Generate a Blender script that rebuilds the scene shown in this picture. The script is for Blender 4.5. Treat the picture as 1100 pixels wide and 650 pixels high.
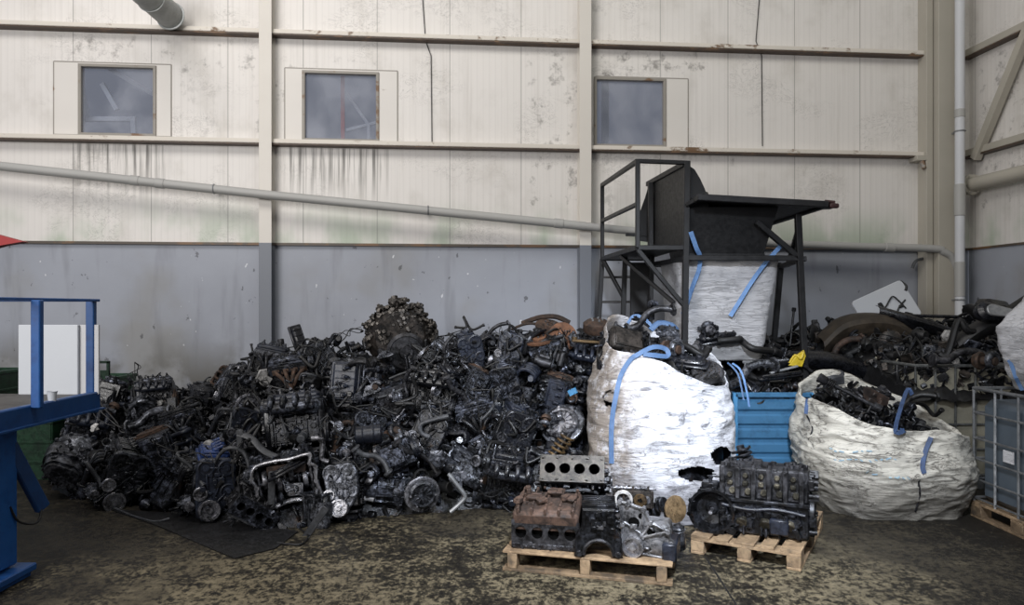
import bpy, bmesh, math, random
from mathutils import Vector, Matrix, Euler, noise
for o in list(bpy.data.objects): bpy.data.objects.remove(o)
S = bpy.context.scene; COL = S.collection
PI = math.pi; R = math.radians
# ------------------------------------------------------------------ camera
F, CX, HY, CH = 780.0, 550.0, 330.0, 1.9          # focal length in px, horizon row, camera height
cd = bpy.data.cameras.new('camera'); cam = bpy.data.objects.new('camera', cd); COL.objects.link(cam)
cd.sensor_width = 36; cd.lens = F / 1100 * 36; cd.shift_y = 5 / 1100
cam.location = (0, 0, CH); cam.rotation_euler = (PI / 2, 0, 0); cd.clip_end = 200
S.camera = cam
# ------------------------------------------------------------------ light
S.view_settings.view_transform = 'Standard'; S.view_settings.look = 'None'
S.view_settings.gamma = 1; S.view_settings.use_curve_mapping = False
S.view_settings.exposure = 0.0
W = bpy.data.worlds.new('overcast_sky'); S.world = W; W.use_nodes = True
W.node_tree.nodes['Background'].inputs[0].default_value = (.20, .215, .26, 1)
W.node_tree.nodes['Background'].inputs[1].default_value = .72
def area(name, loc, target, size, size_y, energy, color, spread=180):
    l = bpy.data.lights.new(name, 'AREA'); l.shape = 'RECTANGLE'; l.size = size; l.size_y = size_y
    l.energy = energy; l.color = color; l.spread = R(spread)
    o = bpy.data.objects.new(name, l); COL.objects.link(o); o.location = loc
    o.rotation_euler = (Vector(target) - Vector(loc)).to_track_quat('-Z', 'Y').to_euler()
    return o
area('open_gate_daylight', (-5.2, -1.0, 4.3), (-2.4, 10, 2.6), 4, 3.5, 620, (1, .975, .955))
area('overhead_wall_fill', (-3.6, 3.4, 9.6), (-2.6, 10, 3.5), 7, 3, 400, (1, .96, .92))  # unseen lamp added overhead to brighten the left of the back wall
area('overhead_wall_fill', (3.4, 3.4, 9.6), (2.6, 10.4, 4.6), 5, 3, 120, (1, 1, .88))  # second unseen lamp, added to lift the right of the back wall
area('bag_spot', (.9, 1.4, 4.6), (1.38, 6.3, .55), .5, .5, 105, (.84, .90, 1.0), 62)  # unseen spot added to brighten the white bag
# ------------------------------------------------------------------ pixel helpers
def P(px, py, z): return Vector(((px - CX) / F * z, z, CH + (HY - py) / F * z))
KW, ZW = .09, 10.2                                 # back wall: y = ZW + KW*x
WALL = Matrix.Translation((0, ZW, 0)) @ Matrix.Rotation(math.atan(KW), 4, 'Z')
WI = WALL.inverted()
def WP(px, py, off=0.0):                           # pixel -> point in the back wall's own frame (x along, z up, -y into the hall)
    u = (px - CX) / F; z = (ZW - off * math.sqrt(1 + KW * KW)) / (1 - KW * u)
    return WI @ P(px, py, z)
# ------------------------------------------------------------------ mesh builder
def hull2(pts):
    pts = sorted(set((round(a, 5), round(b, 5)) for a, b in pts))
    def half(ps):
        h = []
        for p in ps:
            while len(h) > 1 and (h[-1][0]-h[-2][0])*(p[1]-h[-2][1])-(h[-1][1]-h[-2][1])*(p[0]-h[-2][0]) <= 0: h.pop()
            h.append(p)
        return h
    a = half(pts); b = half(pts[::-1]); return a[:-1] + b[:-1]
def circ(x, z, r, n=20): return [(x + r*math.cos(2*PI*i/n), z + r*math.sin(2*PI*i/n)) for i in range(n)]
def circles_hull(cs, n=20): return hull2([p for c in cs for p in circ(*c, n=n)])
def offset_poly(p, d):
    n = len(p); ar = sum(p[i][0]*p[(i+1) % n][1]-p[(i+1) % n][0]*p[i][1] for i in range(n)); sg = 1 if ar > 0 else -1
    out = []
    for i in range(n):
        a, b, c = Vector(p[i-1]), Vector(p[i]), Vector(p[(i+1) % n])
        e1 = (b-a); e2 = (c-b)
        n1 = Vector((e1.y, -e1.x)); n2 = Vector((e2.y, -e2.x))
        if n1.length < 1e-9 or n2.length < 1e-9: out.append((b.x, b.y)); continue
        n1.normalize(); n2.normalize(); m = n1+n2
        if m.length < .2: m = n1
        m.normalize(); k = min(2, 1/max(.3, m.dot(n1)))
        out.append((b.x + sg*m.x*d*k, b.y + sg*m.y*d*k))
    return out
def spline(pts, k=5):
    pts = [Vector(p) for p in pts]
    if len(pts) < 3 or k < 2: return pts
    out = []
    for i in range(len(pts)-1):
        p0 = pts[max(0, i-1)]; p1 = pts[i]; p2 = pts[i+1]; p3 = pts[min(len(pts)-1, i+2)]
        for j in range(k):
            t = j/k
            out.append(.5*((2*p1)+(p2-p0)*t+(2*p0-5*p1+4*p2-p3)*t*t+(3*p1-p0-3*p2+p3)*t**3))
    out.append(pts[-1]); return out
class MB:
    def __init__(s, M=None): s.v = []; s.f = []; s.mi = []; s.m = 0; s.M = M or Matrix()
    def add(s, vs, fs, M=None):
        T = s.M @ M if M is not None else s.M; b = len(s.v)
        s.v += [T @ Vector(v) for v in vs]; s.f += [[i+b for i in f] for f in fs]; s.mi += [s.m]*len(fs); return s
    def box(s, c, d, b=0.0, rot=None, M=None):
        h = [x/2 for x in d]; T = Matrix.Translation(c)
        if rot: T = T @ Euler(rot).to_matrix().to_4x4()
        if M is not None: T = M @ T
        b = min(b, .45*min(d))
        if b <= 0:
            vs = [(x*h[0], y*h[1], z*h[2]) for x in (-1, 1) for y in (-1, 1) for z in (-1, 1)]
            fs = [(0, 1, 3, 2), (4, 6, 7, 5), (0, 4, 5, 1), (2, 3, 7, 6), (0, 2, 6, 4), (1, 5, 7, 3)]
            return s.add(vs, fs, T)
        vs = []; ix = {}
        for sg in [(x, y, z) for x in (-1, 1) for y in (-1, 1) for z in (-1, 1)]:
            for a in range(3):
                ix[sg, a] = len(vs); vs.append(tuple(sg[i]*(h[i] if i == a else h[i]-b) for i in range(3)))
        fs = []
        for a in range(3):
            p, q = [i for i in range(3) if i != a]
            for sa in (-1, 1):
                f = []
                for sp, sq in ((-1, -1), (1, -1), (1, 1), (-1, 1)):
                    k = [0]*3; k[a] = sa; k[p] = sp; k[q] = sq; f.append(ix[tuple(k), a])
                fs.append(f)
            for sp in (-1, 1):
                for sq in (-1, 1):
                    k0 = [0]*3; k1 = [0]*3; k0[a] = -1; k1[a] = 1
                    for k in (k0, k1): k[p] = sp; k[q] = sq
                    fs.append([ix[tuple(k0), p], ix[tuple(k1), p], ix[tuple(k1), q], ix[tuple(k0), q]])
        for sg in [(x, y, z) for x in (-1, 1) for y in (-1, 1) for z in (-1, 1)]:
            fs.append([ix[sg, 0], ix[sg, 1], ix[sg, 2]])
        return s.add(vs, fs, T)
    def lathe(s, prof, M=None, n=20, cap=True):     # prof: (r, h) along +Z of M
        vs = []; fs = []
        for r, h in prof:
            vs += [(r*math.cos(2*PI*i/n), r*math.sin(2*PI*i/n), h) for i in range(n)]
        for k in range(len(prof)-1):
            for i in range(n):
                j = (i+1) % n; fs.append((k*n+i, k*n+j, (k+1)*n+j, (k+1)*n+i))
        if cap:
            if prof[0][0] > 1e-5: fs.append(tuple(range(n)))
            if prof[-1][0] > 1e-5: fs.append(tuple(range((len(prof)-1)*n, len(prof)*n)))
        return s.add(vs, fs, M)
    def cyl(s, p0, p1, r0, r1=None, n=14, b=0.0, M=None):
        p0 = Vector(p0); p1 = Vector(p1); d = p1-p0; L = d.length
        if L < 1e-6: return s
        r1 = r0 if r1 is None else r1
        T = Matrix.Translation(p0) @ d.to_track_quat('Z', 'Y').to_matrix().to_4x4()
        if M is not None: T = M @ T
        if b: b = min(b, r0*.8, r1*.8, L*.45)
        pr = [(r0-b, 0), (r0, b), (r1, L-b), (r1-b, L)] if b else [(r0, 0), (r1, L)]
        return s.lathe(pr, T, n)
    def tube(s, pts, r, n=8, k=5, flat=1.0, closed=False, rad=None):
        pts = spline(pts, k); m = len(pts); vs = []; fs = []
        if m < 2: return s
        t = (pts[1]-pts[0]).normalized() if (pts[1]-pts[0]).length > 1e-9 else Vector((0, 0, 1))
        u = t.orthogonal().normalized()
        for i, p in enumerate(pts):
            a = pts[max(0, i-1)]; b = pts[min(m-1, i+1)]; t2 = b-a
            if t2.length > 1e-9: t = t2.normalized()
            u = u - t*u.dot(t)
            u = u.normalized() if u.length > 1e-6 else t.orthogonal().normalized()
            w = t.cross(u); rr = r if rad is None else r*rad(i/(m-1))
            vs += [p + u*rr*math.cos(2*PI*j/n) + w*rr*flat*math.sin(2*PI*j/n) for j in range(n)]
        for i in range(m-1):
            for j in range(n):
                q = (j+1) % n; fs.append((i*n+j, i*n+q, (i+1)*n+q, (i+1)*n+j))
        fs.append(tuple(range(n))); fs.append(tuple(range((m-1)*n, m*n)))
        return s.add(vs, fs)
    def prism(s, poly, d, M=None, b=0.0, y0=0.0):   # poly in XZ, from y0 to y0-d (towards -Y), front edge bevelled
        n = len(poly); loops = [(poly, y0)]
        if b: loops += [(poly, y0-d+b), (offset_poly(poly, -b), y0-d)]
        else: loops += [(poly, y0-d)]
        vs = [(x, y, z) for p, y in loops for x, z in p]; fs = []
        for k in range(len(loops)-1):
            for i in range(n):
                j = (i+1) % n; fs.append((k*n+i, k*n+j, (k+1)*n+j, (k+1)*n+i))
        fs.append(tuple(range(n))); fs.append(tuple(range((len(loops)-1)*n, len(loops)*n)))
        return s.add(vs, fs, M)
    def ring(s, Rr, r, M=None, n=24, k=8):
        vs = []; fs = []
        for i in range(n):
            a = 2*PI*i/n
            vs += [((Rr+r*math.cos(2*PI*j/k))*math.cos(a), (Rr+r*math.cos(2*PI*j/k))*math.sin(a), r*math.sin(2*PI*j/k)) for j in range(k)]
        for i in range(n):
            for j in range(k):
                i2 = (i+1) % n; j2 = (j+1) % k; fs.append((i*k+j, i2*k+j, i2*k+j2, i*k+j2))
        return s.add(vs, fs, M)
    def bolts(s, pts, r=.009, h=.012, M=None):      # bolt heads standing along -Y
        for x, y, z in pts: s.cyl((x, y, z), (x, y-h, z), r, r*.9, n=6, M=M)
        return s
    def greeble(s, o, u, v, n, rd, sz=.05, dep=.025):   # small ribs, bosses and bolts over a patch o + a*u + b*v
        o = Vector(o); u = Vector(u); v = Vector(v); w = u.cross(v).normalized(); uu = u.normalized(); vv = v.normalized()
        B = Matrix((uu, vv, w)).transposed().to_4x4()
        for _ in range(n):
            p = o + u*rd.uniform(.05, .95) + v*rd.uniform(.05, .95); T = Matrix.Translation(p) @ B; q = rd.random()
            a = sz*rd.uniform(.3, 1); b = sz*rd.uniform(.2, .8); d = dep*rd.uniform(.4, 1.3)
            if q < .45: s.box((0, 0, d/2-.003), (a, b, d), .004, M=T @ Matrix.Rotation(rd.choice((0, 0, PI/2, rd.uniform(0, 3))), 4, 'Z'))
            elif q < .75: s.cyl((0, 0, -.003), (0, 0, d), a*.35, a*.3, n=10, M=T)
            else: s.cyl((0, 0, -.003), (0, 0, d*.6), .010, n=6, M=T)
        return s
    def build(s, name, mats, parent=None, smooth=40, M=None):
        me = bpy.data.meshes.new(name); me.from_pydata([tuple(v) for v in s.v], [], s.f)
        ms = mats if isinstance(mats, (list, tuple)) else [mats]
        for m in ms: me.materials.append(m)
        if len(ms) > 1: me.polygons.foreach_set('material_index', s.mi)
        bm = bmesh.new(); bm.from_mesh(me); bmesh.ops.recalc_face_normals(bm, faces=bm.faces); bm.to_mesh(me); bm.free()
        if smooth:
            me.polygons.foreach_set('use_smooth', [True]*len(me.polygons)); me.set_sharp_from_angle(angle=R(smooth))
        me.update()
        o = bpy.data.objects.new(name, me); COL.objects.link(o)
        if parent is not None: o.parent = parent
        if M is not None: o.matrix_world = M
        return o
def tag(o, label=None, cat=None, group=None, kind=None):
    if label: o['label'] = label
    if cat: o['category'] = cat
    if group: o['group'] = group
    if kind: o['kind'] = kind
    return o
def empty(name, loc=(0, 0, 0), rot=(0, 0, 0)):
    o = bpy.data.objects.new(name, None); o.empty_display_size = .1; COL.objects.link(o)
    o.location = loc; o.rotation_euler = rot; return o
KIDS = {}
def copy_tree(o, parent=None):
    c = o.copy(); COL.objects.link(c)
    if parent is not None: c.parent = parent
    for ch in list(o.children): copy_tree(ch, c)
    return c
RZ = lambda a: Matrix.Rotation(a, 4, 'Z')
RX = lambda a: Matrix.Rotation(a, 4, 'X')
RY = lambda a: Matrix.Rotation(a, 4, 'Y')
TR = Matrix.Translation
# ------------------------------------------------------------------ materials
class NT:
    def __init__(s, name):
        s.m = bpy.data.materials.new(name); s.m.use_nodes = True; s.t = s.m.node_tree; s.n = s.t.nodes; s.l = s.t.links
        s.b = s.n['Principled BSDF']
    def new(s, ty, **kw):
        x = s.n.new('ShaderNode'+ty)
        for k, v in kw.items(): setattr(x, k, v)
        return x
    def link(s, a, b): s.l.new(a, b)
    def val(s, sock, v):
        if hasattr(v, 'is_linked') or hasattr(v, 'links'): s.l.new(v, sock)
        else: sock.default_value = v
    def math(s, op, a, b=0.0, clamp=False):
        x = s.new('Math', operation=op); x.use_clamp = clamp; s.val(x.inputs[0], a); s.val(x.inputs[1], b); return x.outputs[0]
    def coord(s, scale=(1, 1, 1), rnd=False, kind='Object'):
        c = s.new('TexCoord').outputs[kind]; mp = s.new('Mapping'); mp.inputs['Scale'].default_value = scale; s.link(c, mp.inputs[0])
        if rnd:
            oi = s.new('ObjectInfo').outputs['Random']; k = s.math('MULTIPLY', oi, 37.0); s.link(k, mp.inputs['Location'])
        return mp.outputs[0]
    def noise(s, vec, scale, detail=5, rough=.6, dist=0.0):
        x = s.new('TexNoise'); s.link(vec, x.inputs['Vector']); x.inputs['Scale'].default_value = scale
        x.inputs['Detail'].default_value = detail; x.inputs['Roughness'].default_value = rough; x.inputs['Distortion'].default_value = dist
        return x.outputs['Fac']
    def ramp(s, f, stops):
        x = s.new('ValToRGB'); s.link(f, x.inputs[0]); e = x.color_ramp.elements
        while len(e) < len(stops): e.new(.5)
        for i, (p, c) in enumerate(stops):
            e[i].position = p; e[i].color = c if len(c) == 4 else (*c, 1)
        return x.outputs[0]
    def mask(s, f, a, b):                      # 0 below a, 1 above b
        x = s.new('MapRange'); x.interpolation_type = 'SMOOTHSTEP'; s.link(f, x.inputs[0])
        x.inputs[1].default_value = a; x.inputs[2].default_value = b; x.inputs[3].default_value = 0; x.inputs[4].default_value = 1
        return x.outputs[0]
    def mix(s, f, a, b):
        x = s.new('Mix', data_type='RGBA'); s.val(x.inputs[0], f)
        for k, v in ((6, a), (7, b)):
            if isinstance(v, tuple): x.inputs[k].default_value = (*v[:3], 1)
            else: s.link(v, x.inputs[k])
        return x.outputs[2]
    def bump(s, h, strength=.3, dist=.01):
        x = s.new('Bump'); x.inputs['Strength'].default_value = strength; x.inputs['Distance'].default_value = dist
        s.link(h, x.inputs['Height']); s.link(x.outputs[0], s.b.inputs['Normal'])
    def out(s, col=None, rough=.5, metal=0.0, spec=.5):
        if col is not None:
            if isinstance(col, tuple): s.b.inputs['Base Color'].default_value = (*col[:3], 1)
            else: s.link(col, s.b.inputs['Base Color'])
        s.val(s.b.inputs['Roughness'], rough); s.val(s.b.inputs['Metallic'], metal)
        s.b.inputs['Specular IOR Level'].default_value = spec
        return s.m
def oily(name, dark, light, lo=.45, hi=.65, scale=11, metal=.5, r0=.25, r1=.65, bump=.5, third=None, tlo=.6, thi=.7):
    t = NT(name); v = t.coord(rnd=True)
    n1 = t.noise(v, scale, 7, .68, .4); n2 = t.noise(v, scale*4.3, 4, .7)
    f = t.math('ADD', t.math('MULTIPLY', n1, .7), t.math('MULTIPLY', n2, .3))
    c = t.mix(t.mask(f, lo, hi), dark, light)
    if third: c = t.mix(t.mask(t.noise(v, scale*.6, 5, .6), tlo, thi), c, third)
    oi = t.new('ObjectInfo').outputs['Random']
    hv = t.new('HueSaturation'); t.link(c, hv.inputs['Color']); t.link(t.math('ADD', t.math('MULTIPLY', oi, .65), .42), hv.inputs['Value'])
    rg = t.math('ADD', t.math('MULTIPLY', n2, (r1-r0)*2), r0-(r1-r0)*.5, True)
    t.bump(f, bump, .012)
    return t.out(hv.outputs[0], rg, metal)
M = {}
M['alu'] = oily('oily_aluminium', (.007, .0077, .010), (.22, .24, .305), .45, .68, metal=.55, r0=.18, r1=.55)
M['alu2'] = oily('grey_aluminium', (.014, .0155, .019), (.32, .335, .385), .43, .68, metal=.55, r0=.2, r1=.52)
M['iron'] = oily('oily_black_iron', (.0035, .0037, .0045), (.07, .075, .092), .44, .72, metal=.4, r0=.18, r1=.55, third=(.05, .028, .015), tlo=.6, thi=.75)
M['black'] = oily('oily_black_plastic', (.004, .0042, .0055), (.024, .026, .034), .4, .7, metal=0, r0=.12, r1=.55, bump=.2)
M['bluegrey'] = oily('blue_grey_plastic', (.007, .009, .016), (.034, .042, .066), .4, .7, metal=0, r0=.25, r1=.55, bump=.15)
M['blue'] = oily('blue_plastic', (.007, .012, .035), (.015, .045, .17), .38, .62, metal=0, r0=.3, r1=.6, bump=.15)
M['rust'] = oily('rusty_steel', (.02, .012, .008), (.105, .058, .036), .38, .66, metal=.1, r0=.6, r1=.95, third=(.05, .038, .03))
M['brown'] = oily('brown_rusty_casting', (.016, .011, .009), (.115, .068, .048), .38, .66, metal=.1, r0=.5, r1=.9)
M['orange'] = oily('orange_rust', (.07, .032, .017), (.22, .10, .05), .36, .66, metal=.1, r0=.6, r1=.95)
M['steel'] = oily('worn_bright_steel', (.03, .03, .034), (.50, .50, .54), .40, .64, metal=.75, r0=.25, r1=.5)
M['rubber'] = oily('black_rubber', (.0035, .0035, .0035), (.016, .016, .018), .4, .7, metal=0, r0=.35, r1=.7, bump=.2)
M['greyhose'] = oily('grey_hose', (.028, .03, .034), (.10, .104, .115), .4, .7, metal=0, r0=.4, r1=.7, bump=.2)
M['white'] = oily('dirty_white_plastic', (.14, .135, .125), (.55, .54, .53), .36, .56, metal=0, r0=.35, r1=.6, bump=.1)
M['gold'] = oily('yellowed_steel', (.025, .016, .008), (.20, .125, .05), .35, .6, metal=.3, r0=.35, r1=.6)
M['green'] = oily('green_plastic', (.006, .022, .012), (.016, .065, .03), .35, .65, metal=0, bump=.1)
M['tagblue'] = oily('bright_blue_label', (.03, .12, .25), (.06, .24, .45), .3, .6, metal=0, bump=.05)
M['yellow'] = oily('yellow_plastic', (.5, .35, .01), (.85, .62, .03), .3, .5, metal=0, bump=.1)
M['galv'] = oily('galvanised_steel', (.22, .23, .24), (.44, .45, .46), .35, .65, scale=6, metal=.6, r0=.35, r1=.6, bump=.05)
M['darkhole'] = oily('hole_dark', (.0015, .0015, .0015), (.004, .004, .004), .4, .7, metal=0, r0=.8, r1=1.0); M['darkhole'].node_tree.nodes['Principled BSDF'].inputs['Specular IOR Level'].default_value = .08  # near-black colour standing in for the dark inside bores and holes
# ------------------------------------------------------------------ setting materials
GREY_TOP = 2.76
def wall_panel_mat():
    t = NT('white_sandwich_panel'); c = t.new('TexCoord').outputs['Object']
    sp = t.new('SeparateXYZ'); t.link(c, sp.inputs[0]); x, z = sp.outputs[0], sp.outputs[2]
    def vec(sx, sz, off=0.0):
        mp = t.new('Mapping'); mp.inputs['Scale'].default_value = (sx, 1, sz); mp.inputs['Location'].default_value = (off, 0, off); t.link(c, mp.inputs[0]); return mp.outputs[0]
    base = t.mix(t.noise(vec(.35, .35), 1.0, 4), (.68, .65, .615), (.77, .74, .705))
    # mild vertical ribbing
    rib = t.math('SINE', t.math('MULTIPLY', x, 2*PI/.085))
    ribm = t.mask(rib, .6, 1.0)
    base = t.mix(t.math('MULTIPLY', ribm, .10), base, (.40, .385, .36))
    # long vertical dirt streaks
    st = t.noise(vec(9, .35), 1.0, 5, .65); base = t.mix(t.math('MULTIPLY', t.mask(st, .50, .72), .22), base, (.40, .37, .33))
    cl = t.noise(vec(1.3, 1.0, 7), 1.0, 6, .6); base = t.mix(t.math('MULTIPLY', t.mask(cl, .50, .72), .38), base, (.40, .37, .32))
    # scuffs: short dark curved scratches, mostly close below the rails
    sc = t.noise(vec(3.2, 5.5, 3), 1.0, 8, .75, 2.2)
    line = t.mask(t.math('ABSOLUTE', t.math('SUBTRACT', sc, .5)), .012, .0)
    where = t.mask(t.noise(vec(.8, 1.1, 21), 1.0, 3), .5, .62)
    base = t.mix(t.math('MULTIPLY', t.math('MULTIPLY', line, where), .7), base, (.12, .11, .10))
    # black drips under the two left windows
    def band(v, a, b, s): return t.math('MULTIPLY', t.mask(v, a, a+s), t.math('SUBTRACT', 1.0, t.mask(v, b-s, b)))
    dr = t.noise(vec(17, .5, 5), 1.0, 4, .6); drf = t.mask(dr, .45, .62)
    zz = t.math('MULTIPLY', t.mask(z, 3.15, 4.05), t.math('SUBTRACT', 1.0, t.mask(z, 4.06, 4.12)))
    for a, b in DRIPS:
        k = t.math('MULTIPLY', t.math('MULTIPLY', drf, zz), band(x, a, b, .35)); base = t.mix(t.math('MULTIPLY', k, .85), base, (.10, .095, .085))
    # sooty smudges beside windows and column tops
    sm = t.mask(t.noise(vec(4, 4, 11), 1.0, 7, .7), .52, .66)
    for a, b, c0, d0, s in SMUDGE:
        k = t.math('MULTIPLY', t.math('MULTIPLY', sm, band(x, a, b, .15)), band(z, c0, d0, .15)); base = t.mix(t.math('MULTIPLY', k, s*1.15), base, (.10, .09, .08))
    # green algae low on the panels
    al = t.math('MULTIPLY', t.math('SUBTRACT', 1.0, t.mask(z, 2.78, 3.5)), t.mask(t.noise(vec(.9, .5, 2), 1.0, 4), .44, .62))
    base = t.mix(t.math('MULTIPLY', al, .55), base, (.24, .36, .22))
    # joints every metre
    fr = t.math('FRACT', t.math('ADD', t.math('DIVIDE', x, 1.0), .37)); seam = t.math('LESS_THAN', t.math('ABSOLUTE', t.math('SUBTRACT', fr, .5)), .006)
    base = t.mix(t.math('MULTIPLY', seam, .55), base, (.16, .15, .14))
    t.bump(t.math('SUBTRACT', t.math('MULTIPLY', rib, .25), t.math('MULTIPLY', seam, 2.0)), .25, .006)
    return t.out(base, .5, 0, .35)
def grey_wall_mat():
    t = NT('grey_painted_concrete'); v = t.coord()
    sp = t.new('SeparateXYZ'); t.link(t.new('TexCoord').outputs['Object'], sp.inputs[0])
    b = t.mix(t.noise(v, .9, 5, .6), (.27, .285, .325), (.385, .405, .455))
    b = t.mix(t.math('MULTIPLY', t.mask(t.noise(v, .55, 4, .55), .5, .68), .55), b, (.25, .24, .21))
    sx = t.coord((2.2, 1, .3)); b = t.mix(t.math('MULTIPLY', t.mask(t.noise(sx, 1.4, 4), .52, .7), .30), b, (.13, .13, .14))
    b = t.mix(t.mask(t.noise(t.coord((1.6, 1, 1)), 7.5, 2, .5), .735, .75), b, (.62, .63, .66))      # white scuffs where paint is off
    b = t.mix(t.math('MULTIPLY', t.mask(t.noise(t.coord((1.2, 1, 1)), 6.3, 4, .6), .66, .70), .7), b, (.07, .07, .075))
    low = t.math('SUBTRACT', 1.0, t.mask(sp.outputs[2], .6, 1.75)); b = t.mix(t.math('MULTIPLY', low, t.mask(t.noise(v, 1.3, 5), .42, .6)), b, (.10, .093, .075))
    t.bump(t.noise(v, 22, 4), .12, .01); return t.out(b, .6, 0, .3)
def steel_paint_mat(name, c1, c2, rust=.64, split=None):
    t = NT(name); v = t.coord((.6, 1, 1))
    b = t.mix(t.noise(v, 1.6, 4), c1, c2)
    b = t.mix(t.mask(t.noise(v, 3.2, 7, .7), rust, rust+.08), b, (.17, .10, .055))
    if split:
        sp = t.new('SeparateXYZ'); t.link(t.new('TexCoord').outputs['Object'], sp.inputs[0])
        b = t.mix(t.math('LESS_THAN', sp.outputs[2], split), b, (.165, .178, .205))
    t.bump(t.noise(v, 30, 3), .05, .01); return t.out(b, .5, 0, .4)
def floor_mat():
    t = NT('oil_stained_concrete'); v = t.coord()
    big = t.noise(v, .55, 4, .55); med = t.noise(v, 4.2, 9, .74, .2); fine = t.noise(t.coord((1, .8, 1)), 24, 8, .74, .25)
    f = t.math('ADD', t.math('ADD', t.math('MULTIPLY', fine, .46), t.math('MULTIPLY', med, .34)), t.math('MULTIPLY', big, .26))
    b = t.ramp(f, [(.47, (.008, .007, .006)), (.52, (.030, .026, .018)), (.555, (.14, .118, .077)), (.66, (.25, .212, .142))])
    # soaked dark ground towards the left and the right of the yard, as the oil lies
    sp = t.new('SeparateXYZ'); t.link(t.new('TexCoord').outputs['Object'], sp.inputs[0])
    k = t.math('ADD', t.math('ADD', t.math('MULTIPLY', t.math('SUBTRACT', 1.0, t.mask(sp.outputs[0], -3.4, -1.4)), .75), t.math('MULTIPLY', t.mask(sp.outputs[0], 1.9, 3.2), .95)),
               t.math('MULTIPLY', t.mask(sp.outputs[1], 5.5, 7.0), .8))
    soak = t.mask(t.math('ADD', t.noise(v, 1.1, 6, .65), t.math('MULTIPLY', k, .32)), .52, .78)
    b = t.mix(t.math('MULTIPLY', soak, .80), b, (.014, .0125, .011))
    rg = t.math('ADD', t.math('MULTIPLY', fine, .5), .30, True)
    t.bump(t.math('ADD', fine, t.math('MULTIPLY', med, .7)), .35, .02); return t.out(b, rg, 0, .2)
# ------------------------------------------------------------------ setting
def wrect(px0, py0, px1, py1, off=0.0):
    a = WP((px0), py0, off); b = WP(px1, py1, off); return a.x, b.x, b.z, a.z       # x0,x1,z0,z1
WINS = [wrect(87, 71, 166, 145), wrect(327, 78, 405, 151), wrect(640, 85, 713, 157)]
XC = WP(1041, 300).x; XL = -9.0; ZT = 8.6
DRIPS = [(WINS[0][0]-.25, WINS[0][1]+.3), (WINS[1][0]-.45, WINS[1][1]+.3)]
c2 = WP(629, 100).x
SMUDGE = [(WINS[0][0]-.2, WINS[0][1]+1.6, 5.0, 5.6, .5), (WINS[0][0]-.35, WINS[0][1]+.9, 4.1, 5.3, .22), (c2-.9, c2+.1, 3.2, 5.6, .5), (c2, c2+1.9, 5.05, 5.75, .55),
          (WINS[1][0]-.75, WINS[1][1]+.2, 4.1, 5.4, .38), (WINS[1][0]-.4, c2+.6, 4.1, 4.3, .5), (WINS[0][0]-1.5, WINS[0][1]+2.6, 4.1, 4.25, .4), (c2, c2+.5, 3.0, 7.5, .28), (WINS[2][1]-.2, WINS[2][1]+1.2, 3.9, 4.2, .5)]
M['panel'] = wall_panel_mat(); M['greywall'] = grey_wall_mat(); M['floor'] = floor_mat()
M['girt'] = steel_paint_mat('cream_painted_rail', (.60, .55, .48), (.70, .66, .59), .565)
M['column'] = steel_paint_mat('cream_painted_column', (.60, .565, .51), (.68, .645, .59), .72, GREY_TOP)
M['cream'] = steel_paint_mat('cream_painted_steel', (.37, .345, .29), (.45, .42, .36), .70)
M['pipe'] = steel_paint_mat('grey_plastic_pipe', (.34, .335, .32), (.43, .425, .405), .74)
M['whitepipe'] = steel_paint_mat('white_plastic_pipe', (.52, .53, .55), (.62, .63, .65), .78)
M['darktrim'] = steel_paint_mat('dark_flashing', (.07, .055, .045), (.12, .10, .08), .5)
M['lip'] = steel_paint_mat('shaded_rust_brown', (.045, .030, .022), (.10, .065, .045), .55)  # rust brown with the shade under the rails put into the colour
def struct(o): o['kind'] = 'structure'; return o
m = MB(); m.box((0, 4, -.1), (26, 22, .2)); struct(m.build('floor', M['floor'], smooth=0))
def wall_with_holes(name, mat, x0, x1, z0, z1, holes, th, MW, flip=1):
    xs = sorted({x0, x1, *[h[0] for h in holes], *[h[1] for h in holes]}); zs = sorted({z0, z1, *[h[2] for h in holes], *[h[3] for h in holes]}); m = MB()
    for i in range(len(xs)-1):
        for j in range(len(zs)-1):
            cx = (xs[i]+xs[i+1])/2; cz = (zs[j]+zs[j+1])/2
            if any(h[0] < cx < h[1] and h[2] < cz < h[3] for h in holes): continue
            m.box((cx, th/2, cz), (xs[i+1]-xs[i], th, zs[j+1]-zs[j]))
    return struct(m.build(name, mat, smooth=0, M=MW))
wall_with_holes('wall_back', M['panel'], XL, XC, GREY_TOP, ZT, WINS, .1, WALL)
m = MB(); m.box(((XL+XC)/2, .12, GREY_TOP/2), (XC-XL, .2, GREY_TOP)); struct(m.build('wall_back', M['greywall'], smooth=0, M=WALL))
m = MB(); m.box(((XL+XC)/2, -.004, GREY_TOP), (XC-XL, .05, .035)); struct(m.build('trim_1', M['darktrim'], smooth=0, M=WALL))
WR = WALL @ TR((XC, 0, 0)) @ RZ(-PI/2)              # right wall: local x runs towards the camera
m = MB(); m.box((4.5, .05, (GREY_TOP+ZT)/2), (9, .1, ZT-GREY_TOP)); struct(m.build('wall_right', M['panel'], smooth=0, M=WR))
m = MB(); m.box((4.5, .07, GREY_TOP/2), (9, .16, GREY_TOP)); struct(m.build('wall_right', M['greywall'], smooth=0, M=WR))
m = MB(); m.box((4.5, -.01, GREY_TOP), (9, .05, .03)); struct(m.build('trim_2', M['darktrim'], smooth=0, M=WR))
def csec(m, x0, x1, z, h, d):                       # a cold-rolled rail: web on the wall, two flanges with lips
    L = x1-x0; c = (x0+x1)/2
    m.m = 0; m.box((c, -d, z), (L, .006, h)); m.box((c, -d/2, z+h/2-.003), (L, d, .006)); m.m = 1; m.box((c, -d/2, z-h/2-.004), (L, d+.006, .026)); m.m = 0
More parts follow.
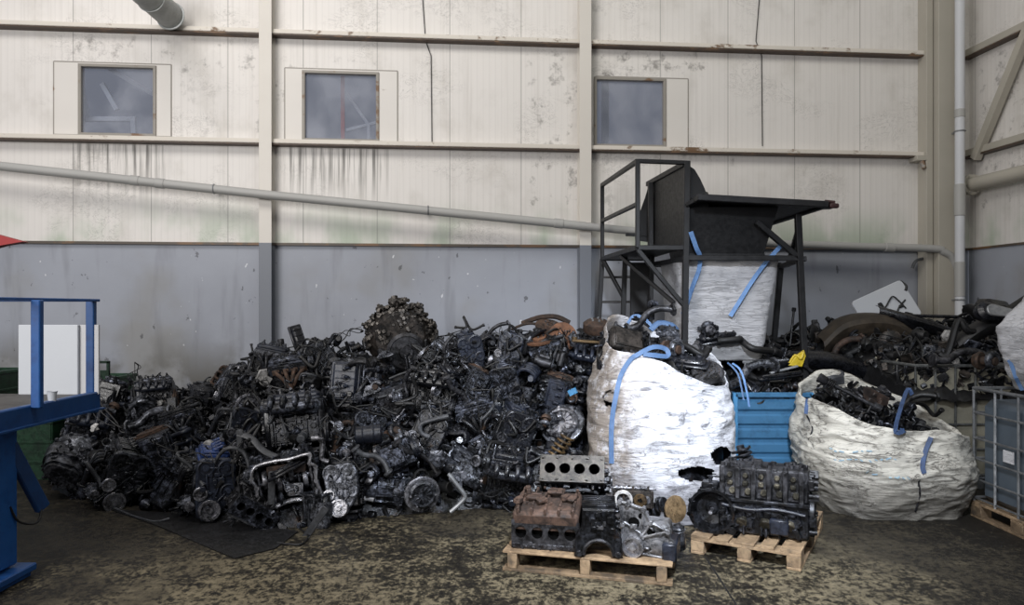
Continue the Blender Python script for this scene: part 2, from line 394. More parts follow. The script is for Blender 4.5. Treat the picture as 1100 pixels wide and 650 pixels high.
GZ = [WP(550, 46).z, WP(550, 159).z]
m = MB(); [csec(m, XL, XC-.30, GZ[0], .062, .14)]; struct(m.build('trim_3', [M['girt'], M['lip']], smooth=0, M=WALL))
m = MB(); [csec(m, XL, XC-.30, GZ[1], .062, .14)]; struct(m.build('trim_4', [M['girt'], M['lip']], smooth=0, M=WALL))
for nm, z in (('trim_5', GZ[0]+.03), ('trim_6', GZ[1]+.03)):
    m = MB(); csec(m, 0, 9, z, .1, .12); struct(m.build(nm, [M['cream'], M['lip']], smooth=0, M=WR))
def hcol(name, x, w, d, mat, MW, z1=ZT, off=0.0):
    m = MB(); m.box((x, -d-off, z1/2), (w, .016, z1), .003); m.box((x, -d/2-off, z1/2), (.012, d, z1)); m.box((x, -.01-off, z1/2), (w, .016, z1), .003)
    return struct(m.build(name, mat, smooth=0, M=MW))
for i, px in enumerate((285, 629)):
    hcol('trim_%d' % (7+i), WP(px, 300, .2).x, .165, .2, M['column'], WALL)
# corner stanchion: deep H section with two cover faces
m = MB(); xc = WP(1015, 300, .3).x
m.box((xc-.16, -.10, ZT/2), (.10, .20, ZT), .004); m.box((xc+.04, -.15, ZT/2), (.27, .30, ZT), .004); struct(m.build('trim_9', M['cream'], smooth=0, M=WALL))
# diagonal brace on the right wall
m = MB(); a = WR.inverted() @ P(1043, 150, 10.1); m.M = WR
p0 = Vector((.35, -.12, 4.15)); p1 = Vector((1.55, -.12, 6.05))
d = p1-p0; m.box((p0+p1)/2 + d*.12, (d.length*1.35, .11, .11), .006, rot=(0, -math.atan2(d.z, d.x), 0)); o = m.build('trim_10', M['cream'], smooth=0); struct(o)
# windows
def pane_mat():
    t = NT('dusty_window_glass'); n = t.n; v = t.coord()
    tr = t.new('BsdfTransparent'); gl = t.new('BsdfGlossy'); df = t.new('BsdfDiffuse')
    tr.inputs[0].default_value = (.82, .84, .88, 1); gl.inputs['Roughness'].default_value = .12; df.inputs[0].default_value = (.50, .52, .58, 1)
    m1 = t.new('MixShader'); m1.inputs[0].default_value = .10; t.link(tr.outputs[0], m1.inputs[1]); t.link(gl.outputs[0], m1.inputs[2])
    m2 = t.new('MixShader'); t.link(t.math('ADD', .10, t.math('MULTIPLY', t.mask(t.noise(t.coord((1, 1, 1)), 1.7, 3, .5, .4), .35, .7), .22)), m2.inputs[0]); t.link(m1.outputs[0], m2.inputs[1]); t.link(df.outputs[0], m2.inputs[2])
    t.link(m2.outputs[0], n['Material Output'].inputs[0]); return t.m
M['glass'] = pane_mat(); M['wframe'] = steel_paint_mat('grimy_window_frame', (.22, .20, .17), (.33, .31, .28), .55)
M['edge'] = steel_paint_mat('grimy_edge_strip', (.20, .185, .16), (.40, .375, .34), .6); M['patch'] = steel_paint_mat('yellowed_patch_panel', (.62, .59, .55), (.71, .68, .64), .66)
PATCH = [wrect(58, 66, 184, 147), wrect(306, 73, 427, 154), wrect(640, 82, 739, 159)]
for i, (x0, x1, z0, z1) in enumerate(WINS):
    w = struct(empty('window_%d' % (i+1))); w.matrix_world = WALL
    m = MB(); t = .028
    for (a, b, c, d) in ((x0-t, x1+t, z1-.01, z1+t), (x0-t, x1+t, z0-t, z0+.01), (x0-t, x0+.012, z0, z1), (x1-.012, x1+t, z0, z1)):
        m.box(((a+b)/2, -.005, (c+d)/2), (b-a, .05, d-c), .004)
    o = m.build('window_frame', M['wframe'], w, smooth=0)
    m = MB(); m.box(((x0+x1)/2, .03, (z0+z1)/2), (x1-x0, .006, z1-z0)); m.build('pane', M['glass'], w, smooth=0)
    m = MB(); a, b, c, d = PATCH[i]
    for q in ((a, x0-t, c, d), (x1+t, b, c, d), (x0-t, x1+t, z1+t, d)):
        if q[1]-q[0] > .02 and q[3]-q[2] > .02: m.box(((q[0]+q[1])/2, -.004, (q[2]+q[3])/2), (q[1]-q[0], .01, q[3]-q[2]), .002)
    m.build('surround', M['patch'], w, smooth=0)
    m = MB()
    for q in ((a, b, d-.008, d+.008), (a, b, c-.008, c+.008), (a-.008, a+.008, c, d), (b-.008, b+.008, c, d)): m.box(((q[0]+q[1])/2, -.004, (q[2]+q[3])/2), (q[1]-q[0], .014, q[3]-q[2]), .002)
    m.build('edge_strip', M['edge'], w, smooth=0)
# steelwork standing outside, seen through the panes
M['outwhite'] = steel_paint_mat('white_outdoor_steel', (.74, .75, .77), (.80, .81, .83), .8); M['outred'] = steel_paint_mat('red_painted_pole', (.62, .13, .11), (.74, .28, .25), .8)
def bars(name, mat, segs, off, label, cat, w=.07):
    m = MB(); m.M = WALL
    for (ax, ay), (bx, by) in segs:
        u = (ax-CX)/F; a = WP(ax, ay, off); b = WP(bx, by, off); a.y = b.y = -off; m.tube([a, b], w/2, 4, 1)
    return tag(m.build(name, mat, smooth=0), label, cat)
bars('outdoor_frame', M['outwhite'], [((88, 96), (95, 128)), ((86, 128), (146, 128)), ((143, 128), (150, 215)), ((118, 74), (170, 104)), ((110, 90), (126, 118)), ((88, 128), (88, 300))], -.3, 'white steel frame standing outside behind the left window', 'frame', .085)
bars('outdoor_frame', M['outwhite'], [((372, 100), (396, 134)), ((372, 140), (410, 130)), ((396, 134), (396, 300))], -.4, 'pale steel brace outside behind the middle window', 'frame', .055)
bars('striped_pole', M['outred'], [((368, 60), (369, 300))], -.5, 'red pole standing outside behind the middle window', 'pole', .075)
bars('outdoor_frame', M['outwhite'], [((650, 60), (650, 520))], -.9, 'pale post outside behind the right window', 'post', .14)
# ------------------------------------------------------------------ pipes on the walls
def along(pts, off): 
    r = []
    for x, y in pts: q = WP(x, y, off); q.y = -off; r.append(q)
    return r
root = empty('drain_pipe'); tag(root, 'long sloping grey drain pipe running across the white back wall', 'pipe'); root.matrix_world = WALL
m = MB(); m.tube(along([(-60, 172), (275, 208), (629, 243)], .30), .058, 14, 1); m.tube(along([(629, 243), (800, 259.5), (900, 264), (1000, 267), (1012, 270), (1022, 276), (1028, 288)], .30), .054, 14, 4)
m.build('pipe_run', M['pipe'], root)
for px, py in ((145, 194), (172, 197), (600, 240), (955, 266)):
    a, b = along([(px-5, py-.5), (px+5, py+.5)], .30); m = MB(); m.cyl(a, b, .066, n=16, b=.006); m.build('coupling', M['pipe'], root)
for px, py in ((230, 203), (460, 226), (720, 252)):
    a = along([(px, py)], .30)[0]; m = MB(); m.ring(.062, .007, TR(a) @ RY(PI/2)); m.box((a.x, -.12, a.z), (.025, .25, .012)); m.build('pipe_clip', M['galv'], root)
root = empty('downpipe'); tag(root, 'white vertical downpipe in the right corner of the hall', 'pipe'); root.matrix_world = WALL
dx = WP(1031, 100, .45).x; m = MB(); m.cyl((dx, -.45, .35), (dx, -.45, ZT), .063, n=18); m.build('pipe_run', M['whitepipe'], root)
for z, h, r in ((WP(1031, 215, .45).z, .45, .074), (WP(1031, 122, .45).z, .12, .07), (WP(1031, 300, .45).z, .5, .068)):
    m = MB(); m.cyl((dx, -.45, z-h/2), (dx, -.45, z+h/2), r, n=18, b=.008); m.build('coupling', M['pipe'], root)
for z in (WP(1031, 141, .45).z, WP(1031, 322, .45).z):
    m = MB(); m.ring(.07, .01, TR((dx, -.45, z))); m.box((dx, -.32, z), (.03, .2, .02)); m.build('pipe_clip', M['galv'], root)
root = empty('wall_pipe'); tag(root, 'thick cream pipe entering along the right wall beside the downpipe', 'pipe'); root.matrix_world = WR
z = WP(1030, 197, .4).z; m = MB(); m.cyl((.30, -.2, z), (6.5, -.2, z), .10, n=18); m.build('pipe_run', M['cream'], root)
m = MB(); m.cyl((.26, -.2, z), (.34, -.2, z), .15, n=18, b=.01)
for k in range(6): m.cyl((.25, -.2+.12*math.cos(k*PI/3), z+.12*math.sin(k*PI/3)), (.36, -.2+.12*math.cos(k*PI/3), z+.12*math.sin(k*PI/3)), .014, n=6)
m.build('flange', M['cream'], root)
M['duct'] = oily('dull_zinc_duct', (.34, .36, .35), (.50, .52, .51), .35, .65, scale=5, metal=.25, r0=.35, r1=.55, bump=.04)
root = empty('ventilation_duct'); tag(root, 'galvanised round duct coming out of the wall top left', 'duct')
a = P(183, 17, 9.55); b = P(120, -40, 8.2); m = MB(); m.tube([a, b], .17, 24, 1)
m.build('duct_run', M['duct'], root)
d = (b-a).normalized(); m = MB(); m.ring(.175, .016, TR(a) @ d.to_track_quat('Z', 'Y').to_matrix().to_4x4(), 28); m.build('duct_collar', M['duct'], root); m = MB(); m.ring(.173, .008, TR(a+d*.5) @ d.to_track_quat('Z', 'Y').to_matrix().to_4x4(), 28); m.build('duct_collar', M['duct'], root)
m = MB(); e = WALL @ Vector((WP(187, 20).x, .0, WP(187, 20).z)); m.cyl(a, e, .16, .1, n=20); m.build('wall_stub', M['galv'], root)
# small fixing box under the second rail near the corner
root = empty('junction_box'); tag(root, 'small pale junction box under the upper rail beside the corner column', 'box'); root.matrix_world = WALL
q = WP(986, 171, .1); m = MB(); m.box((q.x, -.1, q.z), (.16, .2, .08), .01); m.build('housing', M['cream'], root); m = MB(); m.cyl((q.x+.02, -.16, q.z-.04), (q.x+.03, -.2, q.z-.16), .035, .03, b=.006); m.build('socket', M['wframe'], root)
root = empty('pipe_bracket'); tag(root, 'rusty hooked bracket on grey wall left of the corner column', 'bracket'); root.matrix_world = WALL
q = WP(990, 281, .1); m = MB(); m.tube([(q.x+.12, -.02, q.z+.05), (q.x, -.12, q.z+.04), (q.x-.12, -.14, q.z), (q.x-.16, -.12, q.z-.1)], .022, 8); m.box((q.x+.1, -.02, q.z+.03), (.1, .04, .12), .005); m.build('hook', M['galv'], root)
# cable with a sag on the upper wall
for px0, px1, lab in ((452, 457, 'thin dark cable running down the wall between the left columns'), (818, 812, 'thin dark cable running down the wall right of the right window')):
    m = MB(); m.M = WALL; q = along([(px0, -30), (px1, 44), (px1+6, 60), (px1+7, 157)], .02); m.tube(q, .006, 6, 1); tag(m.build('wall_cable', M['rubber']), lab, 'cable')
# ------------------------------------------------------------------ machinery prototypes (front looks along -Y, Z up, origin in the middle)
AX = {'T': Matrix(), 'I': RZ(-PI/2), 'E': RZ(PI/2), 'B': RZ(PI), 'U': RX(PI/2), 'P': RX(-PI/2), 'UI': RX(PI/2) @ RZ(-PI/2), 'PI': RX(-PI/2) @ RZ(PI/2), 'D': RX(PI), 'DI': RX(PI) @ RZ(PI/2)}
FACE = lambda x, y, z: TR((x, y, z)) @ RX(PI/2)     # lathe axis +Z -> -Y
def pulley(m, x, y, z, r, w=.03, spokes=0):
    T = FACE(x, y, z)
    m.lathe([(r*.25, -w*.2), (r*.9, -w*.2), (r, 0), (r*.93, w*.25), (r, w*.4), (r*.93, w*.6), (r, w*.8), (r*.97, w), (r*.8, w), (r*.72, w*.45), (r*.36, w*.45), (r*.32, w*.95), (r*.14, w), (.001, w*.9)], T, 24)
    m.bolts([(x+r*.54*math.cos(k*PI/2+.4), y-w*.4, z+r*.54*math.sin(k*PI/2+.4)) for k in range(4)], r*.08, .01)
def alternator(parent, M4, mat='alu2', r=.065, L=.12):
    m = MB(M4); m.lathe([(r*.5, -L/2), (r*.95, -L/2+.01), (r, -L*.2), (r*.93, -L*.15), (r*.93, L*.12), (r, L*.17), (r*.95, L/2-.01), (r*.55, L/2), (r*.3, L/2), (r*.3, L/2+.02)], None, 20)
    for k in range(12):
        a = k*PI/6
        for z in (-L*.36, L*.36): m.box((r*.98*math.cos(a), r*.98*math.sin(a), z), (.012, .012, L*.2), .002, rot=(0, 0, a))
    m.box((r*1.1, 0, 0), (.05, .04, .05), .006); m.box((-r*1.1, 0, L*.3), (.05, .035, .03), .006)
    o = m.build('alternator' if parent is not None else 'alternator', M[mat], parent)
    m = MB(M4); pulley(m, 0, 0, 0, r*.55, .035) if False else m.lathe([(r*.55, L/2+.02), (r*.6, L/2+.025), (r*.52, L/2+.035), (r*.6, L/2+.045), (r*.52, L/2+.055), (r*.6, L/2+.06), (r*.2, L/2+.062), (.001, L/2+.066)], None, 18)
    m.build('pulley', M['steel'], o); return o
def wander(rd, a, b, n, amp):
    a = Vector(a); b = Vector(b); return [a.lerp(b, i/n) + Vector((rd.uniform(-amp, amp), rd.uniform(-amp, amp), rd.uniform(-amp, amp)))*(0 if i in (0, n) else 1) for i in range(n+1)]
def engine(seed, name='car_engine', cover='alu', block='iron', top='black', head='alu', exh='iron', tangle=1.0, pulmat=None, pul=1.0):
    rd = random.Random(seed); root = empty(name); W = rd.uniform(.30, .36); L = rd.uniform(.40, .47); yf = -L/2
    m = MB(); m.box((0, 0, -.06), (W, L, .27), .02); m.box((0, yf+.02, -.04), (W*1.08, .05, .30), .015); m.box((0, -yf-.02, -.06), (W*1.12, .05, .32), .02)
    for s in (-1, 1):
        for k in range(5): m.box((s*W/2, yf+L*(k+.5)/5, -.07), (.03, .016, .24), .005)
        m.box((s*W/2, 0, .03), (.03, L*.94, .018), .005); m.box((s*W/2, 0, -.15), (.035, L*.96, .02), .005)
        for k in range(4): m.cyl((s*(W/2-.01), yf+L*(k+.55)/4.3, -.04), (s*(W/2+.012), yf+L*(k+.55)/4.3, -.04), .026, n=14, b=.005)
        m.greeble((s*W/2, s*(yf+.03), -.19), (0, s*(L-.06), 0), (0, 0, .27), 22, rd, .07, .04)
    m.build('engine_block', M[block], root)
    m = MB(); m.box((0, .01, -.245), (W*.94, L*.98, .03), .006); m.box((0, .03, -.30), (W*.74, L*.72, .10), .03); m.cyl((.05, yf*.6, -.33), (.05, yf*.6-.03, -.33), .016, n=6)
    for k in range(5): m.box((0, yf*.55+k*.06, -.352), (W*.6, .012, .012), .003)
    m.bolts([(x, -L/2+.01+.0, -.245) for x in (-.12, -.06, 0, .06, .12)], .008, .01)
    m.build('oil_pan', M[rd.choice(('black', 'iron', 'alu'))], root)
    m = MB(); m.box((0, .005, .135), (W*.92, L*.97, .13), .012)
    for s in (-1, 1):
        m.greeble((s*W*.46, s*(yf+.03), .08), (0, s*(L-.06), 0), (0, 0, .11), 14, rd, .06, .03)
        for k in range(4): m.box((s*W*.47, yf+L*(k+.6)/4.4, .13), (.03, .07, .06), .008)
    m.build('cylinder_head', M[head], root)
    m = MB(); m.box((0, .0, .21), (W*.88, L*.95, .03), .008); m.box((0, .01, .245), (W*.74, L*.88, .07), .025)
    for k in range(6): m.box((0, yf*.8+k*L*.16, .276), (W*.66, .014, .018), .005)
    for k in range(4): m.box((0, yf*.62+k*L*.21, .287), (.055, .05, .045), .01); m.cyl((0, yf*.62+k*L*.21, .30), (.05, yf*.62+k*L*.21, .325), .014)
    m.bolts([], .01); v = m.build('valve_cover', M[top], root)
    m = MB(); m.cyl((W*.2, yf*.55, .26), (W*.2, yf*.55, .315), .032, n=16, b=.006); m.box((W*.2, yf*.55, .318), (.05, .012, .014), .003); m.build('oil_cap', M['black'], v)
    # timing side
    cs = [(rd.uniform(-.03, .03), -.19, rd.uniform(.10, .125)), (-W*.26, .17, rd.uniform(.075, .10)), (W*.26, .17, rd.uniform(.075, .10)), (W*.36*rd.choice((-1, 1)), -.03, .07)]
    poly = circles_hull(cs, 18); m = MB(); m.prism(poly, .045, None, .012, yf-.0); inner = offset_poly(poly, -.02)
    for x, z, r in cs: m.lathe([(r*.96, 0), (r*.94, .022), (r*.8, .026), (r*.78, .012), (r*.4, .010), (r*.36, .03), (r*.12, .032), (.001, .03)], FACE(x, yf-.04, z), 20)
    for (x0, z0, r0), (x1, z1, r1) in ((cs[0], cs[1]), (cs[0], cs[2]), (cs[1], cs[2]), (cs[0], cs[3])):
        d = Vector((x1-x0, 0, z1-z0)); c = Vector(((x0+x1)/2, yf-.05, (z0+z1)/2)); m.box(c, (d.length*.7, .03, .014), .004, rot=(0, -math.atan2(d.z, d.x), 0))
    step = max(1, len(poly)//11); m.bolts([(x, yf-.04, z) for x, z in offset_poly(poly, -.008)[::step]], .009, .018)
    m.greeble((-W*.4, yf-.043, -.15), (W*.8, 0, 0), (0, 0, .3), 16, rd, .06, .025)
    for k in range(6): q = Vector((rd.uniform(-.10, .10), yf-.02, rd.uniform(-.18, .18))); m.cyl(q, q+Vector((0, -rd.uniform(.04, .08), 0)), rd.uniform(.012, .026), n=10, b=.003)
    m.build('timing_cover', M[cover], root)
    px = cs[0][0]; m = MB(); pulley(m, px, yf-.06, -.19, .082*pul, .04); m.build('crank_pulley', M[pulmat or rd.choice(('steel', 'iron', 'alu2'))], root)
    ix = -cs[3][0]; m = MB(); pulley(m, ix*.95, yf-.055, -.05, .052*pul, .03); m.build('pump_pulley', M[pulmat or rd.choice(('steel', 'alu2'))], root)
    alternator(root, TR((ix*1.55, yf+.09, -.17)) @ RX(PI/2), rd.choice(('alu2', 'alu')))
    # intake (+x)
    m = MB(); hgt = rd.uniform(.02, .16); m.cyl((W/2+.15, yf*.8, hgt), (W/2+.15, -yf*.85, hgt), .05, n=14, b=.015)
    for k in range(4):
        y = yf+L*(k+.6)/4.4; m.tube([(W/2-.01, y, .14), (W/2+.07, y, .17), (W/2+.15, y, hgt+.10), (W/2+.2, y, hgt+.03), (W/2+.17, y, hgt)], .026, 9, 4)
    m.box((W/2+.005, 0, .14), (.02, L*.9, .07), .005); m.cyl((W/2+.15, yf*.8, hgt), (W/2+.16, yf*1.12, hgt+.02), .038, n=14, b=.006)
    m.build('intake_manifold', M[rd.choice(('black', 'alu', 'bluegrey'))], root)
    # exhaust (-x)
    m = MB()
    for k in range(4):
        y = yf+L*(k+.6)/4.4; m.tube([(-W/2+.01, y, .12), (-W/2-.06, y, .12), (-W/2-.09, y*.55, .05), (-W/2-.09, y*.2, -.05)], .022, 8, 4); m.box((-W/2-.004, y, .12), (.016, .085, .06), .005)
    m.cyl((-W/2-.09, 0, -.02), (-W/2-.09, .02, -.18), .042, .034, n=12, b=.006); m.cyl((-W/2-.09, .02, -.17), (-W/2-.09, .02, -.19), .06, n=12, b=.004)
    m.build('exhaust_manifold', M[exh], root)
    m = MB(); m.cyl((W/2+.02, .05, -.12), (W/2+.12, .05, -.15), .038, n=16, b=.008); m.cyl((W/2, .05, -.12), (W/2+.03, .05, -.12), .045, n=16, b=.004); m.build('oil_filter', M[rd.choice(('black', 'bluegrey', 'white', 'greyhose'))], root)
    m = MB(); m.cyl((-W/2-.05, .18, -.17), (-W/2-.05, -.04, -.17), .04, n=14, b=.008); m.cyl((-W/2-.05, .12, -.115), (-W/2-.05, .0, -.115), .022, n=12, b=.004); m.build('starter_motor', M['iron'], root)
    # bell end
    m = MB(); m.lathe([(.19, 0), (.19, .03), (.165, .03), (.16, .01)], TR((0, -yf-.01, -.12)) @ RX(-PI/2), 22); m.lathe([(.155, 0), (.155, .035), (.15, .04), (.06, .045), (.03, .03), (.001, .03)], TR((0, -yf, -.12)) @ RX(-PI/2), 24)
    for k in range(8): a = k*PI/4; m.cyl((.05*math.cos(a), -yf+.04, -.12+.05*math.sin(a)), (.05*math.cos(a), -yf+.055, -.12+.05*math.sin(a)), .009, n=6)
    m.build('flywheel', M[rd.choice(('steel', 'iron', 'rust'))], root)
    # hoses and wiring
    for k in range(int(3*tangle)):
        m = MB(); s = rd.choice((-1, 1)); a = (s*rd.uniform(.0, .2), yf-rd.uniform(.03, .09), rd.uniform(-.1, .25)); b = (rd.choice((-1, 1))*rd.uniform(.15, .3), rd.uniform(-.2, .2), rd.uniform(-.1, .28))
        p = wander(rd, a, b, 4, .08); p[2] = p[2] + Vector((s*.08, -.03, .08)); m.tube(p, rd.uniform(.012, .022), 8, 5); m.build('hose', M[rd.choice(('rubber', 'rubber', 'greyhose'))], root)
    m = MB()
    for k in range(int(7*tangle)):
        s = rd.choice((-1, 1)); a = (rd.uniform(-.2, .2), rd.choice((yf-.06, rd.uniform(-.2, .2))), rd.uniform(.0, .33)); b = (s*rd.uniform(.1, .33), rd.uniform(-.3, .2), rd.uniform(-.28, .3))
        m.tube(wander(rd, a, b, 5, .09), rd.uniform(.004, .009), 5, 4)
    m.build('wiring', M['rubber'], root)
    # brackets and small lines on the skin
    for k in range(6):
        s = rd.choice((-1, 1)); p = Vector((s*(W/2+rd.uniform(.0, .05)), rd.uniform(-.2, .2), rd.uniform(-.2, .22))); a, b, h = rd.uniform(.04, .09), rd.uniform(.04, .11), rd.uniform(.015, .05); T = TR(p) @ Euler((rd.uniform(-.6, .6), rd.uniform(-.6, .6), rd.uniform(0, 3))).to_matrix().to_4x4()
        m = MB(T); m.box((0, 0, 0), (a, b, h), .006); m.cyl((a*.2, b*.2, -h*.2), (a*.2, b*.2, h*.5+.02), .012, n=8); m.cyl((-a*.25, -b*.2, -h*.2), (-a*.25, -b*.2, h*.5+.015), .015, n=6); m.build('bracket', M[rd.choice(('alu2', 'alu', 'iron2'))], root)
    return root
def gearbox(seed, mat='alu', name='gearbox', bell=True):
    rd = random.Random(seed); root = empty(name); m = MB()
    # bell housing opening towards -Y: flared ring with ribs
    T = FACE(0, -.12, 0)
    m.lathe([(.14, -.02), (.17, .02), (.205, .10), (.215, .105), (.215, .125), (.19, .125), (.18, .10), (.14, .03), (.06, .01), (.045, .03), (.03, .03), (.001, .02)], T, 26)
    for k in range(10):
        a = k*2*PI/10+.2; m.cyl((.212*math.cos(a), -.245, .212*math.sin(a)), (.212*math.cos(a), -.215, .212*math.sin(a)), .020, n=8)
        m.box((.175*math.cos(a), -.14, .175*math.sin(a)), (.02, .16, .014), .004, rot=(0, -a, 0))
    m.build('bell_housing', M[mat], root)
    m = MB(); m.prism(circles_hull([(0, 0, .15), (.13, -.08, .10), (-.05, .06, .11)], 16), .22, None, .02, .10); m.prism(circles_hull([(0, 0, .12), (.12, -.08, .085)], 16), .13, None, .0, .22)
    for k in range(9): a = k*2*PI/9; m.box((.15*math.cos(a), .0, .15*math.sin(a)), (.05, .22, .012), .004, rot=(0, -a, 0))
    m.prism(circles_hull([(0, 0, .10), (.12, -.08, .07)], 14), .05, None, 0, .27); m.greeble((-.16, -.1, .13), (.3, 0, 0), (0, .28, 0), 14, rd, .06, .04); m.greeble((.2, -.1, -.1), (0, .28, 0), (0, 0, .2), 12, rd, .06, .04)
    m.build('gear_casing', M[mat], root)
    m = MB(); m.cyl((.13, -.06, -.08), (.13, -.20, -.08), .075, .065, n=18, b=.01); m.lathe([(.05, 0), (.05, .01), (.03, .012), (.028, -.02), (.001, -.02)], FACE(.13, -.2, -.08), 16); m.build('differential_flange', M['iron'], root)
    m = MB(); m.cyl((0, -.12, 0), (0, -.29, 0), .016, n=10)
    for k in range(10): a = k*PI/5; m.box((.017*math.cos(a), -.26, .017*math.sin(a)), (.006, .06, .004), rot=(0, -a, 0))
    m.build('input_shaft', M['steel'], root)
    m = MB(); m.box((-.03, -.02, .2), (.16, .14, .07), .012); m.cyl((-.03, -.02, .22), (-.03, -.02, .28), .018); m.box((0, -.02, .285), (.12, .02, .012), .003); m.build('selector', M['iron'], root)
    return root
def automatic(seed):                                 # big round automatic transmission, all studs and lumps
    rd = random.Random(seed); root = empty('gearbox'); m = MB()
    m.lathe([(.20, -.22), (.25, -.16), (.27, -.05), (.27, .02), (.25, .10), (.20, .16), (.19, .17), (.001, .17)], RX(PI/2), 30)
    for k in range(14):
        a = k*2*PI/14; m.box((.262*math.cos(a), -.0, .262*math.sin(a)), (.035, .26, .02), .006, rot=(0, -a, 0))
    m.build('gear_casing', M['brown2'], root)
    m = MB()
    for k in range(190):
        a = rd.uniform(0, PI*1.15)-.1; rr = .27*math.sqrt(rd.uniform(.12, 1.05)); y = -.17+.09*(rr/.27)**2
        p = Vector((rr*math.cos(a), y, rr*math.sin(a)-.01)); d = Vector((math.cos(a)*.5*rr/.27, -1, math.sin(a)*.5*rr/.27)).normalized(); r = rd.uniform(.006, .019)
        T = TR(p) @ d.to_track_quat('Z', 'Y').to_matrix().to_4x4(); h = rd.uniform(.015, .05)
        if rd.random() < .6: m.cyl((0, 0, -.02), (0, 0, h), r, n=6, M=T, b=.002)
        else: m.box((0, 0, h/2), (r*2.4, r*1.6, h), .004, M=T @ RZ(rd.uniform(0, 3)))
    STUD = m; m = MB(); m.lathe([(.15, 0), (.155, .03), (.13, .05), (.125, .04), (.06, .045), (.05, .06), (.001, .06)], FACE(.06, -.16, -.10), 26); m.box((-.1, -.2, -.14), (.14, .06, .05), .012, rot=(0, .5, 0)); m.build('clutch_drum', M['iron2'], root)
    m = MB(); m.box((0, .02, -.25), (.4, .3, .06), .02); m.greeble((-.2, -.13, -.28), (.4, 0, 0), (0, 0, .07), 12, rd); m.build('sump', M['iron2'], root)
    m = STUD
    for k in range(15):
        a = rd.uniform(.1, PI-.1); p = Vector((.27*math.cos(a), rd.uniform(-.1, .12), .27*math.sin(a))); m.cyl(p, p*rd.uniform(1.05, 1.2), rd.uniform(.012, .03), n=6); m.box(p*rd.uniform(1.0, 1.1), (.06, .07, .03), .008, rot=(0, -a+PI/2, rd.uniform(0, 1)))
    m.build('studs', M['brown3'], root)
    return root
def deck_plate(m, bores, rb, x0, x1, y0, y1, z, depth):   # flat deck facing +Z with n round bores in a row
    n = 24; cuts = [x0]+[(bores[i]+bores[i+1])/2 for i in range(len(bores)-1)]+[x1]
    for i, bx in enumerate(bores):
        a, b = cuts[i], cuts[i+1]; cy = (y0+y1)/2; outer = []; ring = []
        for k in range(n):
            t = 2*PI*k/n+PI/n; c, s = math.cos(t), math.sin(t)
            fx = ((b-bx) if c > 0 else (bx-a))/max(1e-6, abs(c)); fy = (y1-cy)/max(1e-6, abs(s)); q = min(fx, fy)
            outer.append((bx+c*q, cy+s*q, z)); ring.append((bx+rb*c, cy+rb*s, z))
        low = [(x, y, z-depth) for x, y, _ in ring]; vs = outer+ring+low
        m.add(vs, [(k, (k+1) % n, n+(k+1) % n, n+k) for k in range(n)]); mk = m.m
        # corners of the cell
        for cxx in (a, b):
            for cyy in (y0, y1):
                near = sorted(range(n), key=lambda k: (outer[k][0]-cxx)**2+(outer[k][1]-cyy)**2)[:2]; m.add([(cxx, cyy, z), outer[near[0]], outer[near[1]]], [(0, 1, 2)])
        m.m = 1; m.add(vs, [(n+k, n+(k+1) % n, 2*n+(k+1) % n, 2*n+k) for k in range(n)] + [tuple(range(2*n, 3*n))]); m.m = mk
def bare_block(seed, mat='iron', deck='alu', name='engine_block'):  # long side faces -Y, bores open upwards
    rd = random.Random(seed); root = empty(name); L = .50; D = .22; H = .30
    m = MB(); m.box((0, 0, -.15), (L*1.0, D*1.25, .07), .012); m.box((0, 0, -.10), (L*.98, D*.98, .08), .006)
    for s in (-1, 1): m.box((0, s*(D/2-.012), -.015), (L, .024, .26), .006); m.box((s*(L/2-.015), 0, -.015), (.03, D, .26), .006)
    for s in (-1, 1):
        for k in range(6): m.box((-L/2+L*(k+.5)/6, s*D/2, -.03), (.014, .03, .22), .004)
        for k in range(4): m.cyl((-L*.36+k*L*.24, s*(D/2-.01), -.02), (-L*.36+k*L*.24, s*(D/2+.012), -.02), .026, n=14, b=.004)
        m.greeble((s*L/2, s*D/2, -.15), (-s*L, 0, 0), (0, 0, .24), 22, rd, .07, .04); m.greeble((s*L/2, s*-D/2, -.15), (0, s*D, 0), (0, 0, .24), 12, rd, .07, .04)
    m.build('crankcase', M[mat], root)
    m = MB(); bx = [-.1725+.115*k for k in range(4)]; deck_plate(m, bx, .043, -L/2, L/2, -D/2, D/2, .14, .16)
    for (a, b, c, d) in ((-L/2, L/2, -D/2, -D/2), (-L/2, L/2, D/2, D/2)): m.add([(a, c, .14), (b, c, .14), (b, c, .115), (a, c, .115)], [(0, 1, 2, 3)])
    for s in (-1, 1): m.add([(s*L/2, -D/2, .14), (s*L/2, D/2, .14), (s*L/2, D/2, .115), (s*L/2, -D/2, .115)], [(0, 1, 2, 3)])
    for k in range(5):
        for s in (-1, 1): m.cyl((-L/2+.02+k*.115, s*.085, .139), (-L/2+.02+k*.115, s*.085, .155), .011, n=8)
    m.build('deck', [M[deck], M['darkhole']], root)
    m = MB(); m.cyl((L/2-.02, 0, -.12), (L/2+.06, 0, -.12), .05, n=18, b=.006); m.build('crank_end', M['steel'], root)
    m = MB(); m.tube([(-.2, -D/2-.03, .06), (-.05, -D/2-.04, .05), (.1, -D/2-.03, .06), (.2, -D/2-.03, .0)], .014, 8, 4); m.build('coolant_tube', M['greyhose'], root)
    return root
